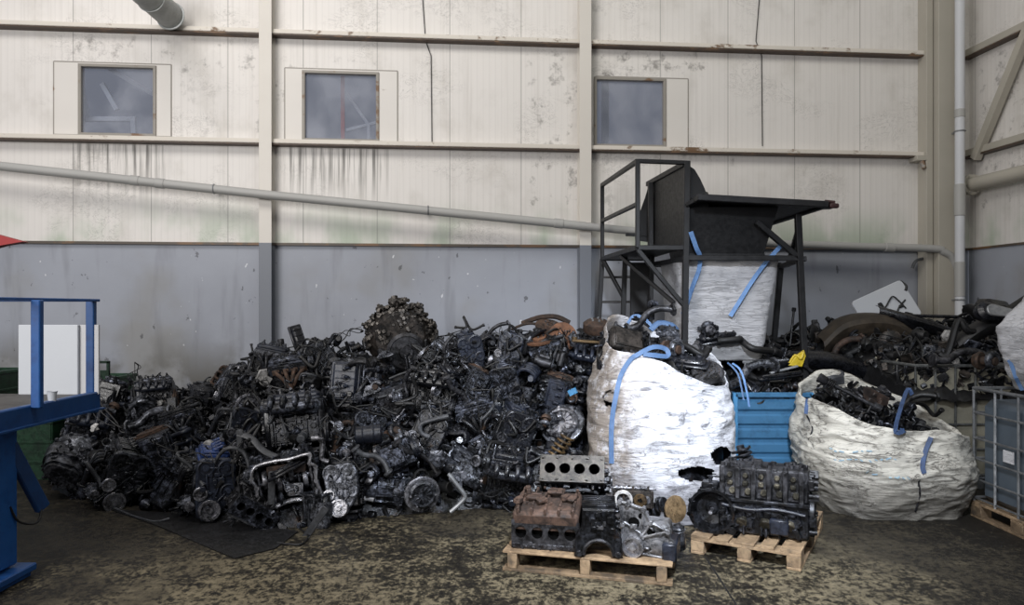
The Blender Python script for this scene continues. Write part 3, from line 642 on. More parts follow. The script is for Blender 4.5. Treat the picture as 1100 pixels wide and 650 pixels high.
def crankcase(seed):                                 # engine lying with its open underside to the front
    rd = random.Random(seed); root = empty('engine_block'); L = .50; Wd = .36
    m = MB(); out = [(-L/2, -Wd/2), (L/2, -Wd/2), (L/2, Wd/2), (-L/2, Wd/2)]
    for (c, d) in (((0, 0, Wd/2-.015), (L, .30, .03)), ((0, 0, -Wd/2+.015), (L, .30, .03)), ((-L/2+.015, 0, 0), (.03, .30, Wd)), ((L/2-.015, 0, 0), (.03, .30, Wd))): m.box((c[0], c[1]+.15, c[2]), d, .006)
    m.box((0, .26, 0), (L*.98, .05, Wd*.97), .01)
    m.greeble((-L/2, .02, Wd/2), (L, 0, 0), (0, .25, 0), 16, rd, .07, .04); m.greeble((L/2, .0, -Wd/2), (0, .28, 0), (0, 0, Wd), 12, rd, .07, .04); m.build('crankcase', M['alu'], root)
    m = MB(); rim = [(-.24, -.17), (-.1, -.17), (.0, -.155), (.12, -.17), (.24, -.17), (.225, -.05), (.24, .06), (.2, .10), (.21, .17), (.05, .165), (-.05, .175), (-.2, .165), (-.245, .08), (-.22, 0)]
    m.tube([(x, -.01, z) for x, z in rim+[rim[0]]], .019, 8, 4, .7)
    for x, z in rim: m.cyl((x, .0, z), (x, -.022, z), .018, n=8)
    m.build('gasket_flange', M['bright'], root)
    m = MB()
    for k in range(5): m.box((-.2+k*.1, .12, 0), (.022, .14, Wd*.85), .006)
    for k in range(4): m.lathe([(.075, 0), (.08, .008), (.08, .03), (.075, .038)], TR((-.17+k*.1, .09, (-1)**k*.03)) @ RY(PI/2), 16)
    m.cyl((-.24, .09, 0), (.24, .09, 0), .026, n=12); m.build('crankshaft', M['steel'], root)
    m = MB(); m.box((.02, .04, .085), (.30, .03, .08), .01, rot=(.1, .12, 0)); m.build('baffle', M['brown'], root)
    m = MB(); m.box((-.11, -.03, -.02), (.055, .03, .26), .006, rot=(0, .2, 0)); m.build('pickup_bracket', M['greyhose'], root)
    m = MB(); m.box((.06, .0, -.08), (.12, .03, .10), .01, rot=(0, .15, 0)); m.box((.06, -.018, -.08), (.09, .02, .07), .01); m.build('oil_pump', M['bright'], root)
    return root
def cyl_head(seed, mat='alu', name='cylinder_head'):
    rd = random.Random(seed); root = empty(name); L = .48
    m = MB(); m.box((0, 0, 0), (L, .12, .20), .01)
    for k in range(5): m.box((-L/2+.03+k*.105, -.065, 0), (.02, .03, .2), .005)
    m.greeble((-L/2, -.03, .1), (L, 0, 0), (0, .1, 0), 16, rd, .06, .04); m.build('casting', M[mat], root)
    m = MB()
    for k in range(4):
        x = -.165+k*.11; m.lathe([(.045, 0), (.044, .008), (.038, .002), (.001, .002)], FACE(x, -.06, 0), 20)
        for s in (-1, 1): m.lathe([(.017, 0), (.017, .01), (.006, .012), (.001, .012)], FACE(x+s*.0, -.062, s*.02), 12)
    m.build('valves', M['steel'], root); m = MB(); m.cyl((-L/2-.03, 0, .12), (L/2+.03, 0, .12), .014, n=10)
    for k in range(8): m.lathe([(.018, 0), (.026, .004), (.026, .016), (.018, .02)], TR((-.2+k*.055, 0, .125)) @ RY(PI/2), 12)
    m.build('camshaft', M['steel'], root); return root
def flywheel(mat='steel', clutch='iron'):
    root = empty('flywheel'); m = MB(); m.lathe([(.02, 0), (.14, 0), (.15, .005), (.15, .02), (.14, .025), (.11, .022), (.105, .03), (.04, .028), (.02, .02)], RX(PI/2), 36)
    for k in range(60): a = k*2*PI/60; m.box((.152*math.cos(a), -.012, .152*math.sin(a)), (.008, .015, .007), rot=(0, -a, 0))
    m.build('ring_gear', M[mat], root)
    m = MB(); m.lathe([(.118, .02), (.118, .05), (.10, .065), (.085, .06), (.08, .05), (.03, .055), (.028, .03), (.001, .03)], RX(PI/2), 30)
    for k in range(12): a = k*PI/6; m.box((.058*math.cos(a), -.056, .058*math.sin(a)), (.045, .012, .012), .003, rot=(0, -a, 0))
    m.build('clutch_cover', M[clutch], root)
    m = MB(); m.bolts([(.108*math.cos(k*PI/3), -.05, .108*math.sin(k*PI/3)) for k in range(6)], .011, .02); m.build('bolts', M['steel'], root); return root
M['brown2'] = oily('dark_brown_casting', (.008, .007, .006), (.085, .07, .06), .4, .64, metal=.4)
M['brown3'] = oily('brownish_bright_studs', (.02, .017, .015), (.38, .34, .30), .42, .66, metal=.6)
M['iron2'] = oily('dark_grey_iron', (.006, .006, .007), (.09, .09, .10), .4, .66, metal=.45)
M['bright'] = oily('clean_bright_metal', (.16, .16, .17), (.62, .62, .66), .35, .6, metal=.8, r0=.2, r1=.4)
# ---- small loose pieces, each returns a root
def sp_hose(rd, mat='rubber', r=.018, L=.4):
    m = MB(); p = wander(rd, (-L/2, 0, 0), (L/2, 0, 0), 4, .09); p[2].z += rd.uniform(.03, .14); m.tube(p, r, 9, 6)
    for i in (0, -1): m.cyl(p[i], p[i]+(p[1]-p[0] if i == 0 else p[-1]-p[-2]).normalized()*.03, r*1.25, n=10, b=.003)
    return m.build('rubber_hose', M[mat])
def sp_cable(rd, L=.6):
    m = MB()
    for k in range(3): m.tube(wander(rd, (-L/2, 0, 0), (L/2, rd.uniform(-.1, .1), 0), 6, .08), rd.uniform(.004, .008), 5, 4)
    m.box((L/2, 0, 0), (.04, .025, .02), .004); return m.build('wiring_loom', M['rubber'])
def sp_bracket(rd, mat='alu'):
    m = MB(); a = rd.uniform(.08, .16); m.box((0, 0, 0), (a, .04, .012), .003); m.box((a/2, 0, .05), (.012, .04, .11), .003); m.box((0, .02, .02), (a*.6, .01, .04), .003)
    for k in (-1, 1): m.cyl((k*a*.3, 0, -.01), (k*a*.3, 0, .018), .012, n=6)
    m.cyl((a/2-.02, 0, .08), (a/2+.03, 0, .08), .022, n=12, b=.003); return m.build('mounting_bracket', M[mat])
def sp_pulley(rd, r=.07): m = MB(); pulley(m, 0, 0, 0, r, .04); return m.build('belt_pulley', M['steel'])
def sp_pipe(rd, mat='rust', r=.024):
    m = MB(); p = [(-.22, 0, 0), (-.1, .0, .02), (.0, .03, .1), (.12, .02, .13), (.24, -.02, .1)]; m.tube(p, r, 10, 5); m.cyl((-.225, 0, 0), (-.20, 0, .0), r*2, n=8, b=.003); m.cyl((.22, -.02, .1), (.245, -.02, .1), r*1.9, n=8, b=.003); return m.build('exhaust_pipe', M[mat])
def sp_alt(rd):
    root = empty('alternator'); o = alternator(root, RX(PI/2), 'alu2'); o.name = 'housing'; ch = o.children[0]; return root
def sp_starter(rd):
    root = empty('starter_motor'); m = MB(); m.cyl((-.1, 0, 0), (.08, 0, 0), .042, n=16, b=.008); m.cyl((-.06, 0, .06), (.05, 0, .06), .024, n=12, b=.005); m.build('housing', M['iron2'], root)
    m = MB(); m.cyl((.08, 0, 0), (.14, 0, 0), .03, .022, n=12, b=.004); m.box((.09, 0, .02), (.012, .1, .1), .004); m.build('drive_nose', M['alu2'], root); return root
def sp_cover(rd, mat='black'):
    m = MB(); m.box((0, 0, 0), (.40, .17, .03), .01); m.box((0, 0, .03), (.34, .12, .05), .02)
    for k in range(5): m.box((-.14+k*.07, 0, .055), (.02, .11, .018), .005)
    m.cyl((.1, .03, .04), (.1, .03, .085), .028, n=14, b=.005); return m.build('valve_cover', M[mat])
def sp_turbo(rd):
    root = empty('turbocharger'); m = MB(); pts = [(.07*(1-.07*k)*math.cos(k*.7), -.02, .07*(1-.07*k)*math.sin(k*.7)) for k in range(10)]; m.tube(pts, .034, 9, 3, rad=lambda t: 1-.5*t); m.build('compressor_scroll', M['alu2'], root)
    m = MB(); m.cyl((0, -.06, 0), (0, .10, 0), .035, n=14, b=.005); m.lathe([(.07, 0), (.075, .02), (.05, .06), (.03, .06)], TR((0, .05, 0)) @ RX(-PI/2), 16); m.build('turbine_housing', M['rust'], root); return root
def sp_rod(rd, L=.7, r=.014):
    m = MB(); m.cyl((-L/2, 0, 0), (L/2, 0, 0), r, n=10, b=.003); m.cyl((-L/2, 0, 0), (-L/2+.09, 0, 0), r*2.4, r*2, n=12, b=.006); m.cyl((L/2-.08, 0, 0), (L/2, 0, 0), r*2.2, n=12, b=.006)
    for k in range(4): m.ring(r*2.2, .006, TR((-L/2+.1+k*.018, 0, 0)) @ RY(PI/2), 14, 6)
    return m.build('drive_shaft', M['iron2'])
def sp_disc(rd, mat='rust', r=.14):
    root = empty('brake_disc'); m = MB(); m.lathe([(r*.45, .0), (r, 0), (r, .010), (r*.5, .010)], RX(PI/2), 32); m.lathe([(r*.45, .012), (r, .012), (r, .022), (r*.55, .022), (r*.52, .05), (r*.48, .055), (r*.2, .055), (r*.2, .04)], RX(PI/2), 32); m.build('rotor', M[mat], root)
    m = MB(); m.bolts([(r*.34*math.cos(k*2*PI/5), -.054, r*.34*math.sin(k*2*PI/5)) for k in range(5)], .010, .02); m.build('studs', M['steel'], root); return root
def sp_plate(rd, mat='alu2'):
    m = MB(); poly = hull2([(rd.uniform(-.12, .12), rd.uniform(-.08, .08)) for _ in range(9)]); m.prism(poly, .012, None, .003); m.greeble((-.06, -.012, -.04), (.12, 0, 0), (0, 0, .08), 8, rd, .04, .02); return m.build('cover_plate', M[mat])
def sp_plastic(rd, mat='white', s=1.0):
    m = MB(); pts = [(0, 0), (.10, .02), (.13, .10), (.07, .12), (.05, .19), (-.02, .17), (-.05, .06)]; m.prism([(x*s, z*s) for x, z in pts], .03, None, .006); m.box((.03*s, -.04, .09*s), (.05, .03, .04), .008); m.cyl((.06*s, -.03, .05*s), (.06*s, -.06, .05*s), .02, n=10); return m.build('plastic_fragment', M[mat])
# ------------------------------------------------------------------ ground finds the heap shape
def lerp_list(L, x):
    if x <= L[0][0]: return L[0][1]
    for (a, p), (b, q) in zip(L, L[1:]):
        if x <= b: t = (x-a)/(b-a); return p+(q-p)*t
    return L[-1][1]
FRONT = [(-5.6, 8.6), (-4.6, 7.3), (-3.66, 6.85), (-2.64, 6.35), (-2.13, 6.1), (-1.86, 6.15), (-1.47, 6.45), (-.84, 6.6), (-.26, 6.8), (.3, 6.85), (.62, 6.95), (1.0, 7.75), (3.0, 7.85)]
def px8(L): return [((a-CX)/F*8.5, CH+(HY-b)/F*8.5) for a, b in L]
CREST = [(-6.4, 0)] + px8([(45, 455), (100, 425), (150, 415), (200, 422), (240, 403), (265, 388), (300, 376), (340, 370), (385, 366), (430, 366), (480, 362), (520, 360), (560, 358), (590, 354), (640, 352), (700, 352), (780, 352)]) + [(2.6, 1.45), (3.0, 1.4)]
YC = 8.5
def heap_h(x, y):
    yf = lerp_list(FRONT, x); hc = lerp_list(CREST, x)
    if y <= yf: return 0.0
    yc = max(YC, yf+.9)
    if y < yc:
        t = (y-yf)/(yc-yf); return hc*(t**.62)
    return hc - .10*(y-yc)
def rnoise(x, y, z, f): return noise.noise(Vector((x*f, y*f, z*f)))
def ray_heap(px, py, H, z0=5.4, z1=10.2, step=.02):
    z = z0
    while z < z1:
        p = P(px, py, z)
        if p.z <= H(p.x, p.y): return p
        z += step
    return P(px, py, min(z1, 8.9))
def proj(v): return (CX+F*v[0]/v[1], HY-F*(v[2]-CH)/v[1])
def tangle(m, pts, rd, smin=.03, smax=.12):          # heap filler: broken pieces of every kind
    for p in pts:
        q = rd.random(); s = rd.uniform(smin, smax); T = TR(p) @ Euler((rd.uniform(0, 6), rd.uniform(0, 6), rd.uniform(0, 6))).to_matrix().to_4x4()
        m.m = rd.choice((0, 0, 0, 0, 1, 1, 2, 3)) 
        if q < .28:
            d = [Vector((rd.uniform(-1, 1), rd.uniform(-1, 1), rd.uniform(-1, 1)))*s*1.3 for _ in range(3)]; o = m.M; m.M = T; m.tube(d, s*rd.uniform(.08, .2), 6, 4); m.M = o
        elif q < .55: m.box((0, 0, 0), (s*rd.uniform(.5, 2), s*rd.uniform(.3, 1), s*rd.uniform(.1, .6)), s*.07, M=T)
        elif q < .75: m.cyl((0, 0, 0), (0, 0, s*rd.uniform(.3, 1.6)), s*rd.uniform(.25, .6), s*rd.uniform(.2, .6), n=10, b=s*.06, M=T)
        elif q < .84: m.ring(s*.7, s*.14, T, 16, 6)
        elif q < .93: m.prism(hull2([(rd.uniform(-1, 1)*s, rd.uniform(-1, 1)*s) for _ in range(7)]), s*.15, T, s*.03)
        else: m.lathe([(s*.2, -.01), (s*.9, 0), (s, s*.1), (s*.8, s*.2), (s*.3, s*.25), (s*.1, s*.4), (.001, s*.4)], T, 14)
    m.m = 0
TMATS = lambda: [M['iron'], M['alu'], M['rubber'], M['alu2']]
def mound(m, H, x0, x1, y0, y1, sink, st=.07, amp=.07):
    nx = int((x1-x0)/st)+1; ny = int((y1-y0)/st)+1; vs = []
    for j in range(ny):
        for i in range(nx):
            x = x0+i*st; y = y0+j*st; h = H(x, y); z = h-sink + amp*rnoise(x, y, 0, 4) + amp*.6*rnoise(x, y, 3, 11)
            vs.append((x, y, max(-.05, z) if h > .02 else -.05))
    m.add(vs, [(j*nx+i, j*nx+i+1, (j+1)*nx+i+1, (j+1)*nx+i) for j in range(ny-1) for i in range(nx-1)])
# ------------------------------------------------------------------ fabric bags
def bag_mat(name, c0, c1, dirt, dirtlo, dirthi, tan=None, foot=.3, crease=.55):
    t = NT(name); v = t.coord(); c = t.new('TexCoord').outputs['Object']; sp = t.new('SeparateXYZ'); t.link(c, sp.inputs[0])
    b = t.mix(t.noise(v, 3, 4), c0, c1)
    st = t.noise(t.coord((2.2, 2.2, 8)), 1.6, 8, .72, 1.2); b = t.mix(t.math('MULTIPLY', t.mask(st, dirtlo, dirthi), .8), b, dirt)
    sm = t.noise(t.coord((1, 1, 1.6)), 5.5, 8, .75, .8); b = t.mix(t.math('MULTIPLY', t.mask(sm, dirtlo+.02, dirthi+.04), .9), b, (dirt[0]*.5, dirt[1]*.5, dirt[2]*.5))
    if tan:                                            # earth rubbed into one side of the cloth
        k = t.math('SUBTRACT', 1.0, t.mask(t.math('ADD', sp.outputs[0], t.math('MULTIPLY', t.noise(v, 4, 5), .5)), tan[0], tan[1]))
        b = t.mix(t.math('MULTIPLY', t.math('MULTIPLY', k, t.math('ADD', t.mask(t.noise(v, 7, 8, .75), .36, .58), .35, True)), .9), b, tan[2])
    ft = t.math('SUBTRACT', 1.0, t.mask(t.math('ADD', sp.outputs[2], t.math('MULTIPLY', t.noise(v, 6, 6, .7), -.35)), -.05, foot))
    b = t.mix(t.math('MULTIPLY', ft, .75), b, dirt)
    cr = t.noise(t.coord((1.3, 1.3, 7.5)), 1.5, 5, .62, .9); ln = t.math('SUBTRACT', 1.0, t.mask(t.math('ABSOLUTE', t.math('SUBTRACT', cr, .5)), .0, .022)); cr2 = t.noise(t.coord((2.6, 2.6, 15)), 1.7, 4, .6, .7); ln2 = t.math('SUBTRACT', 1.0, t.mask(t.math('ABSOLUTE', t.math('SUBTRACT', cr2, .5)), .0, .03))
    ll = t.math('MAXIMUM', t.math('MULTIPLY', ln, t.mask(t.noise(v, 2.6, 3), .40, .56)), t.math('MULTIPLY', ln2, t.math('MULTIPLY', t.mask(t.noise(v, 3.3, 3, .5), .48, .62), .7))); b = t.mix(t.math('MULTIPLY', ll, crease), b, (dirt[0]*.7, dirt[1]*.7, dirt[2]*.7))
    wv = t.noise(t.coord((3, 3, 26)), 1.5, 4, .6, .5); t.bump(t.math('SUBTRACT', t.math('ADD', wv, t.math('MULTIPLY', t.noise(v, 60, 2), .15)), t.math('MULTIPLY', ll, .8)), .55, .025)
    return t.out(b, .55, 0, .35)
def loft_bag(name, mat, center, Rf, rim, prof, nth=230, nz=120, wr=.03, sq=3.0, fold=.28, holes=(), seed=0, lean=(0, 0), parent=None, tilt=0.0, closed=False):
    cx, cy, cz = center; vs = []; idx = []; drop = set()
    def pt(k, t, shrink=1.0, w=1.0):
        th = 2*PI*k/nth; c, s = math.cos(th), math.sin(th); q = 1/((abs(c)**sq+abs(s)**sq)**(1/sq)); z = t*rim(th); r = Rf(th)*q*(prof(t, th) if prof.__code__.co_argcount > 1 else prof(t))*shrink
        a = th*Rf(th)
        # horizontal creases that wander, plus soft bulges and vertical gathers
        n = 1-abs(noise.noise(Vector((c*1.6+seed, s*1.6, z*7.0+.9*noise.noise(Vector((c*2, s*2, z*2+seed)))))))*2
        n2 = noise.noise(Vector((c*2.2, s*2.2+seed, z*2.4))); n3 = 1-abs(noise.noise(Vector((c*5+seed, s*5, z*15))))*2
        n4 = noise.noise(Vector((c*9, s*9, z*1.5+seed)))
        r += w*(wr*n*.9 + wr*1.3*n2 + wr*.35*n3 + wr*.4*n4*t)
        return (cx+lean[0]*t+r*c*1.0, cy+lean[1]*t+r*s, cz+z+.02*noise.noise(Vector((c*4, s*4, seed)))*t)
    rows = [(j/nz, 1.0) for j in range(nz+1)]
    for t, sh in rows: vs += [pt(k, t) for k in range(nth)]
    n_out = len(vs)
    if not closed:
        for a in (.985, .96, .93, .88, .80, 1-fold): vs += [pt(k, a, .965 if a < .98 else .98, .6) for k in range(nth)]
    nr = len(vs)//nth; fs = []
    for j in range(nr-1):
        for k in range(nth):
            f = (j*nth+k, j*nth+(k+1) % nth, (j+1)*nth+(k+1) % nth, (j+1)*nth+k)
            if j < nz and holes:
                m_ = [sum(vs[i][d] for i in f)/4 for d in range(3)]; q = proj(m_)
                if m_[1] < cy and any(((q[0]-a)/ra)**2+((q[1]-b)/rb)**2 < 1+.35*noise.noise(Vector((q[0]*.25, q[1]*.25, 0))) for a, b, ra, rb in holes): continue
            fs.append(f)
    fs.append(tuple(range(nth)))
    if closed: fs.append(tuple(range((nr-1)*nth, nr*nth)))
    vs = [Vector(v)-Vector(center) for v in vs]
    m = MB(); m.add([tuple(v) for v in vs], fs); o = m.build(name, M[mat], parent, 180)
    if parent is None: o.location = center
    out = [Vector(center)+v for v in vs[:n_out]]
    return o, out
def on_bag(out, cy, px, py, lift=.016):
    best = None
    for v in out:
        if v.y > cy+.1: continue
        q = proj(v); d = (q[0]-px)**2+(q[1]-py)**2; d = max(d, 9)+v.y*20
        if best is None or d < best[0]: best = (d, v)
    v = best[1]; return v + (Vector((0, 0, CH))-v).normalized()*lift
def ribbon(name, mat, pts, w, parent, base=(0, 0, 0), th=.006, nrm=None):
    base = Vector(base); pts = spline(pts, 5); m = MB(); vs = []; n = len(pts)
    for i, p in enumerate(pts):
        d = (pts[min(n-1, i+1)]-pts[max(0, i-1)]); d = d.normalized() if d.length > 1e-6 else Vector((0, 0, 1)); v = nrm or Vector((-p.x*.3, -1, .25)).normalized()
        s = d.cross(v); s = s.normalized() if s.length > 1e-4 else Vector((1, 0, 0)); u = s.cross(d).normalized(); p = p-base
        vs += [p-s*w/2-u*th/2, p+s*w/2-u*th/2, p+s*w/2+u*th/2, p-s*w/2+u*th/2]
    fs = [(i*4+j, i*4+(j+1) % 4, (i+1)*4+(j+1) % 4, (i+1)*4+j) for i in range(n-1) for j in range(4)] + [(0, 1, 2, 3), tuple(range((n-1)*4, n*4))]
    m.add([tuple(v) for v in vs], fs); return m.build(name, M[mat], parent, 60)
M['bagwhite'] = bag_mat('white_woven_bag', (.56, .57, .61), (.66, .67, .71), (.07, .066, .075), .505, .68, (-.32, .12, (.20, .165, .13)), .45)
M['bagbeige'] = bag_mat('beige_woven_bag', (.46, .44, .385), (.56, .54, .48), (.11, .10, .085), .51, .68, None, .34, .85)
M['bagclean'] = bag_mat('clean_white_bag', (.40, .40, .41), (.48, .48, .50), (.22, .22, .22), .60, .80, None, .0, .22)
M['strap'] = oily('blue_webbing', (.06, .13, .29), (.13, .25, .48), .3, .55, metal=0, r0=.5, r1=.8, bump=.2)
M['strapdark'] = oily('faded_blue_webbing', (.03, .06, .14), (.07, .14, .32), .35, .6, metal=0, r0=.5, r1=.8, bump=.2)
# ---- tall white bag in the middle
A_C = (1.41, 6.95, 0)
def rimA(th):
    c, s = math.cos(th), math.sin(th)
    return 1.49 + (.20 if c < 0 else .16)*(-c) + .19*s + .05*math.sin(3*th+1) - .04*math.cos(2*th)
profA = lambda t, th: .93+.085*math.sin(min(1, t*1.15)*PI*.9)-.06*max(0, t-.75)/.25-.17*max(0, -math.cos(th))*max(0, (t-.62)/.38)**1.5
bagA = empty('bulk_bag', A_C); tag(bagA, 'tall dirty white bulk bag in the middle, overfilled with black engine parts', 'bag', 'bulk bags of scrap')
o, outA = loft_bag('fabric', 'bagwhite', A_C, lambda th: .665+.02*math.sin(2*th), rimA, profA, wr=.021, sq=2.7, fold=.30, holes=((748, 509, 20, 8), (775, 490, 11, 10), (655, 428, 7, 9)), seed=3.1, parent=bagA)
sA = [on_bag(outA, A_C[1], *q) for q in ((655, 500), (655, 470), (657, 445), (660, 425), (666, 402), (676, 384), (688, 377))]; 
sA += [sA[-1]+Vector(v) for v in ((.14, .05, .06), (.26, .10, .04), (.27, .06, -.02), (.14, .0, -.01), (.04, -.01, .0))]
ribbon('lifting_strap', 'strap', sA, .042, bagA, A_C)
ribbon('lifting_strap', 'strap', [Vector((2.08, 6.85, 1.37)), Vector((2.13, 6.74, 1.30)), Vector((2.17, 6.70, 1.10)), Vector((2.19, 6.70, .98))], .018, bagA, A_C)
ribbon('lifting_strap', 'strap', [Vector((2.02, 6.8, 1.38)), Vector((2.08, 6.68, 1.28)), Vector((2.12, 6.64, 1.05))], .015, bagA, A_C)
ribbon('lifting_strap', 'strap', [P(672, 352, 7.15), P(680, 340, 7.2), P(690, 341, 7.2), P(700, 350, 7.15)], .03, bagA, A_C)
ribbon('seam_tape', 'bagclean', [on_bag(outA, A_C[1], *q) for q in ((654, 500), (652, 512), (653, 530))], .02, bagA, A_C)
# ---- broad beige bag on the right
B_C = (3.56, 7.05, 0)
def rimB(th):
    c, s = math.cos(th), math.sin(th); back = max(0, math.cos(th-PI*.50))**2.2
    return .88 - .13*c + .06*s + .26*back + .03*math.sin(4*th)
profB = lambda t: .84+.20*math.sin(min(1, t*1.25)*PI*.62)-.16*max(0, t-.55)/.45*.6
bagB = empty('bulk_bag', B_C); tag(bagB, 'broad beige bulk bag sagging on the floor, open and full of dark scrap', 'bag', 'bulk bags of scrap')
o, outB = loft_bag('fabric', 'bagbeige', B_C, lambda th: .70, rimB, profB, wr=.030, sq=3.2, fold=.3, seed=8.7, parent=bagB)
ribbon('lifting_strap', 'strapdark', [on_bag(outB, B_C[1], *q) for q in ((968, 452), (972, 440), (970, 430))]+[P(974, 420, 6.9), P(980, 424, 6.85)], .04, bagB, B_C)
ribbon('lifting_strap', 'strapdark', [on_bag(outB, B_C[1], *q) for q in ((998, 468), (994, 482), (991, 498), (992, 506))], .04, bagB, B_C)
ribbon('lifting_strap', 'strapdark', [on_bag(outB, B_C[1], *q) for q in ((862, 425), (864, 436), (863, 446))], .035, bagB, B_C)
ribbon('seam_cord', 'iron2', [on_bag(outB, B_C[1], *q, .006) for q in ((992, 506), (988, 520), (990, 532), (985, 552))], .015, bagB, B_C)
ribbon('seam_cord', 'iron2', [on_bag(outB, B_C[1], *q, .006) for q in ((864, 446), (872, 458), (866, 474))], .015, bagB, B_C)
# faded blue print on its front (only smudges of lettering are left)
rd = random.Random(4); m = MB()
for (x0, x1, y, h) in ((890, 935, 483, 8), (895, 960, 492, 4), (930, 975, 511, 6)):
    x = x0
    while x < x1:
        w = rd.uniform(2, 5); a = on_bag(outB, B_C[1], x, y+rd.uniform(-1, 1), .004); b = on_bag(outB, B_C[1], x+w, y+rd.uniform(-h/2, h/2), .004); m.tube([a-Vector(B_C), b-Vector(B_C)], .007, 4, 1, .3); x += w+rd.uniform(1.5, 5)
M['print'] = oily('faded_blue_print', (.16, .26, .34), (.26, .38, .45), .3, .6, metal=0, r0=.6, r1=.8, bump=.1)
m.build('lettering', M['print'], bagB)
# ---- small white sack on top of the caged tank at the right edge
C_C = (4.72, 6.15, 1.185)
bagC = empty('bulk_bag', C_C); tag(bagC, 'white sack with blue hem on top of the caged tank at right edge', 'bag', 'bulk bags of scrap')
profC = lambda t: (.80+.35*math.sin(min(1, t*1.2)*PI*.7))*(1-.55*max(0, t-.6)/.4)
o, outC = loft_bag('fabric', 'bagclean', C_C, lambda th: .42, lambda th: .92, profC, nth=96, nz=50, wr=.028, sq=2.4, seed=5.5, parent=bagC, closed=True)
ribbon('hem_tape', 'strap', [on_bag(outC, C_C[1], *q) for q in ((1070, 418), (1072, 410), (1074, 398), (1076, 388))], .03, bagC, C_C)
ribbon('hem_tape', 'strap', [on_bag(outC, C_C[1], *q) for q in ((1068, 417), (1080, 419), (1095, 421))], .03, bagC, C_C)
# ------------------------------------------------------------------ hopper stand
M['hopper'] = oily('black_painted_steel', (.006, .006, .0065), (.015, .015, .016), .35, .7, scale=5, metal=.1, r0=.35, r1=.6, bump=.08)
M['hopper2'] = oily('dark_red_edge', (.03, .012, .012), (.07, .03, .028), .35, .7, scale=5, metal=.1, r0=.4, r1=.6, bump=.08)
hop = empty('hopper_stand', (2.5, 8.5, 0)); HB = Vector((2.5, 8.5, 0)); tag(hop, 'tall black steel hopper stand with inspection platform behind the white bag', 'stand')
def bar(name, a, b, w=.065, mat='hopper', parent=None):
    a = Vector(a)-HB; b = Vector(b)-HB; d = b-a; m = MB(); q = d.to_track_quat('Z', 'Y').to_matrix().to_4x4()
    m.box((0, 0, d.length/2), (w, w, d.length), .006, M=TR(a) @ q); return m.build(name, M[mat], parent or hop, 0)
ZN, ZF = 7.95, 9.45
fl = Vector(((738-CX)/F*ZN, ZN, 0)); 
leg_fl = bar('leg', (1.87, ZN, 0), (fl.x, ZN, 3.50)); leg_fr = bar('leg', (3.26, ZN, 0), (3.13, ZN, 2.92))
bar('leg', (3.28, ZF, 0), (3.50, ZF, 2.45)); bar('leg', (1.66, ZF, 0), (1.78, ZF, 2.5))
bar('crossbar', P(733, 277, ZN), P(860, 277.5, ZN), .06); bar('crossbar', (1.8, ZF, 2.45), (3.5, ZF, 2.45), .06); bar('crossbar', (3.2, ZN, 2.43), (3.5, ZF, 2.43), .055); bar('crossbar', (1.9, ZN, 2.43), (1.8, ZF, 2.45), .055)
bar('brace', P(812, 238, ZN), P(859, 278, ZN), .06); bar('brace', P(857, 248, 8.1), P(846, 285, 9.2), .05)
# tray round the top of the funnel
m = MB(); t0, t1 = CH+117*7.7/F, CH+104*9.3/F
TX0, TX1, TY0, TY1, TZ = 1.98, 3.30, 7.65, 9.3, 3.02
m.box((2.64, (TY0+TY1)/2, TZ), (1.36, TY1-TY0, .012)); 
for (c, d) in (((2.64, TY0, TZ), (1.38, .05, .07)), ((2.64, TY1, TZ), (1.38, .05, .07)), ((TX1+.02, (TY0+TY1)/2, TZ), (.05, TY1-TY0, .07)), ((TX0, (TY0+TY1)/2, TZ), (.05, TY1-TY0, .07))): m.box(c, d, .008)
tray = MB(); tray.v = [TR(-HB) @ TR((2.64, 8.5, TZ)) @ RY(R(3.2)) @ TR((-2.64, -8.5, -TZ)) @ v for v in m.v]; tray.f = m.f; tray.mi = m.mi; tray.build('tray', M['hopper'], hop, 0)
m = MB(TR(-HB)); m.box((TX1+.08, TY0+.12, TZ+.0), (.12, .16, .05), .01); m.box((TX1+.10, TY0+.02, TZ-.01), (.10, .05, .05), .012); m.v = [v+Vector((0, 0, -.04)) for v in m.v]; m.cyl((TX1+.02, TY0+.05, TZ+.0), (TX1+.12, TY0+.05, TZ-.01), .02); m.build('latch', M['hopper2'], hop)
m = MB(TR(-HB)); u = [(1.92, 7.98, TZ-.02), (2.92, 7.98, TZ-.02), (2.92, 9.2, TZ-.02), (1.92, 9.2, TZ-.02)]; l = [(1.98, 8.08, 2.44), (2.78, 8.08, 2.44), (2.78, 9.0, 2.44), (1.98, 9.0, 2.44)]
for k in range(4):
    j = (k+1) % 4; a, b, c, d = Vector(u[k]), Vector(u[j]), Vector(l[j]), Vector(l[k]); nn = (b-a).cross(d-a).normalized()*.006
    m.add([a-nn, b-nn, c-nn, d-nn, a+nn, b+nn, c+nn, d+nn], [(0, 1, 2, 3), (4, 7, 6, 5), (0, 4, 5, 1), (1, 5, 6, 2), (2, 6, 7, 3), (3, 7, 4, 0)])
for (x, y) in ((2.38, 8.08), (2.38, 9.0)): m.box((x, y, 2.47), (.85, .05, .05))
for (x, y) in ((1.98, 8.54), (2.78, 8.54)): m.box((x, y, 2.47), (.05, .95, .05))
m.build('funnel', M['hopper'], hop, 0)
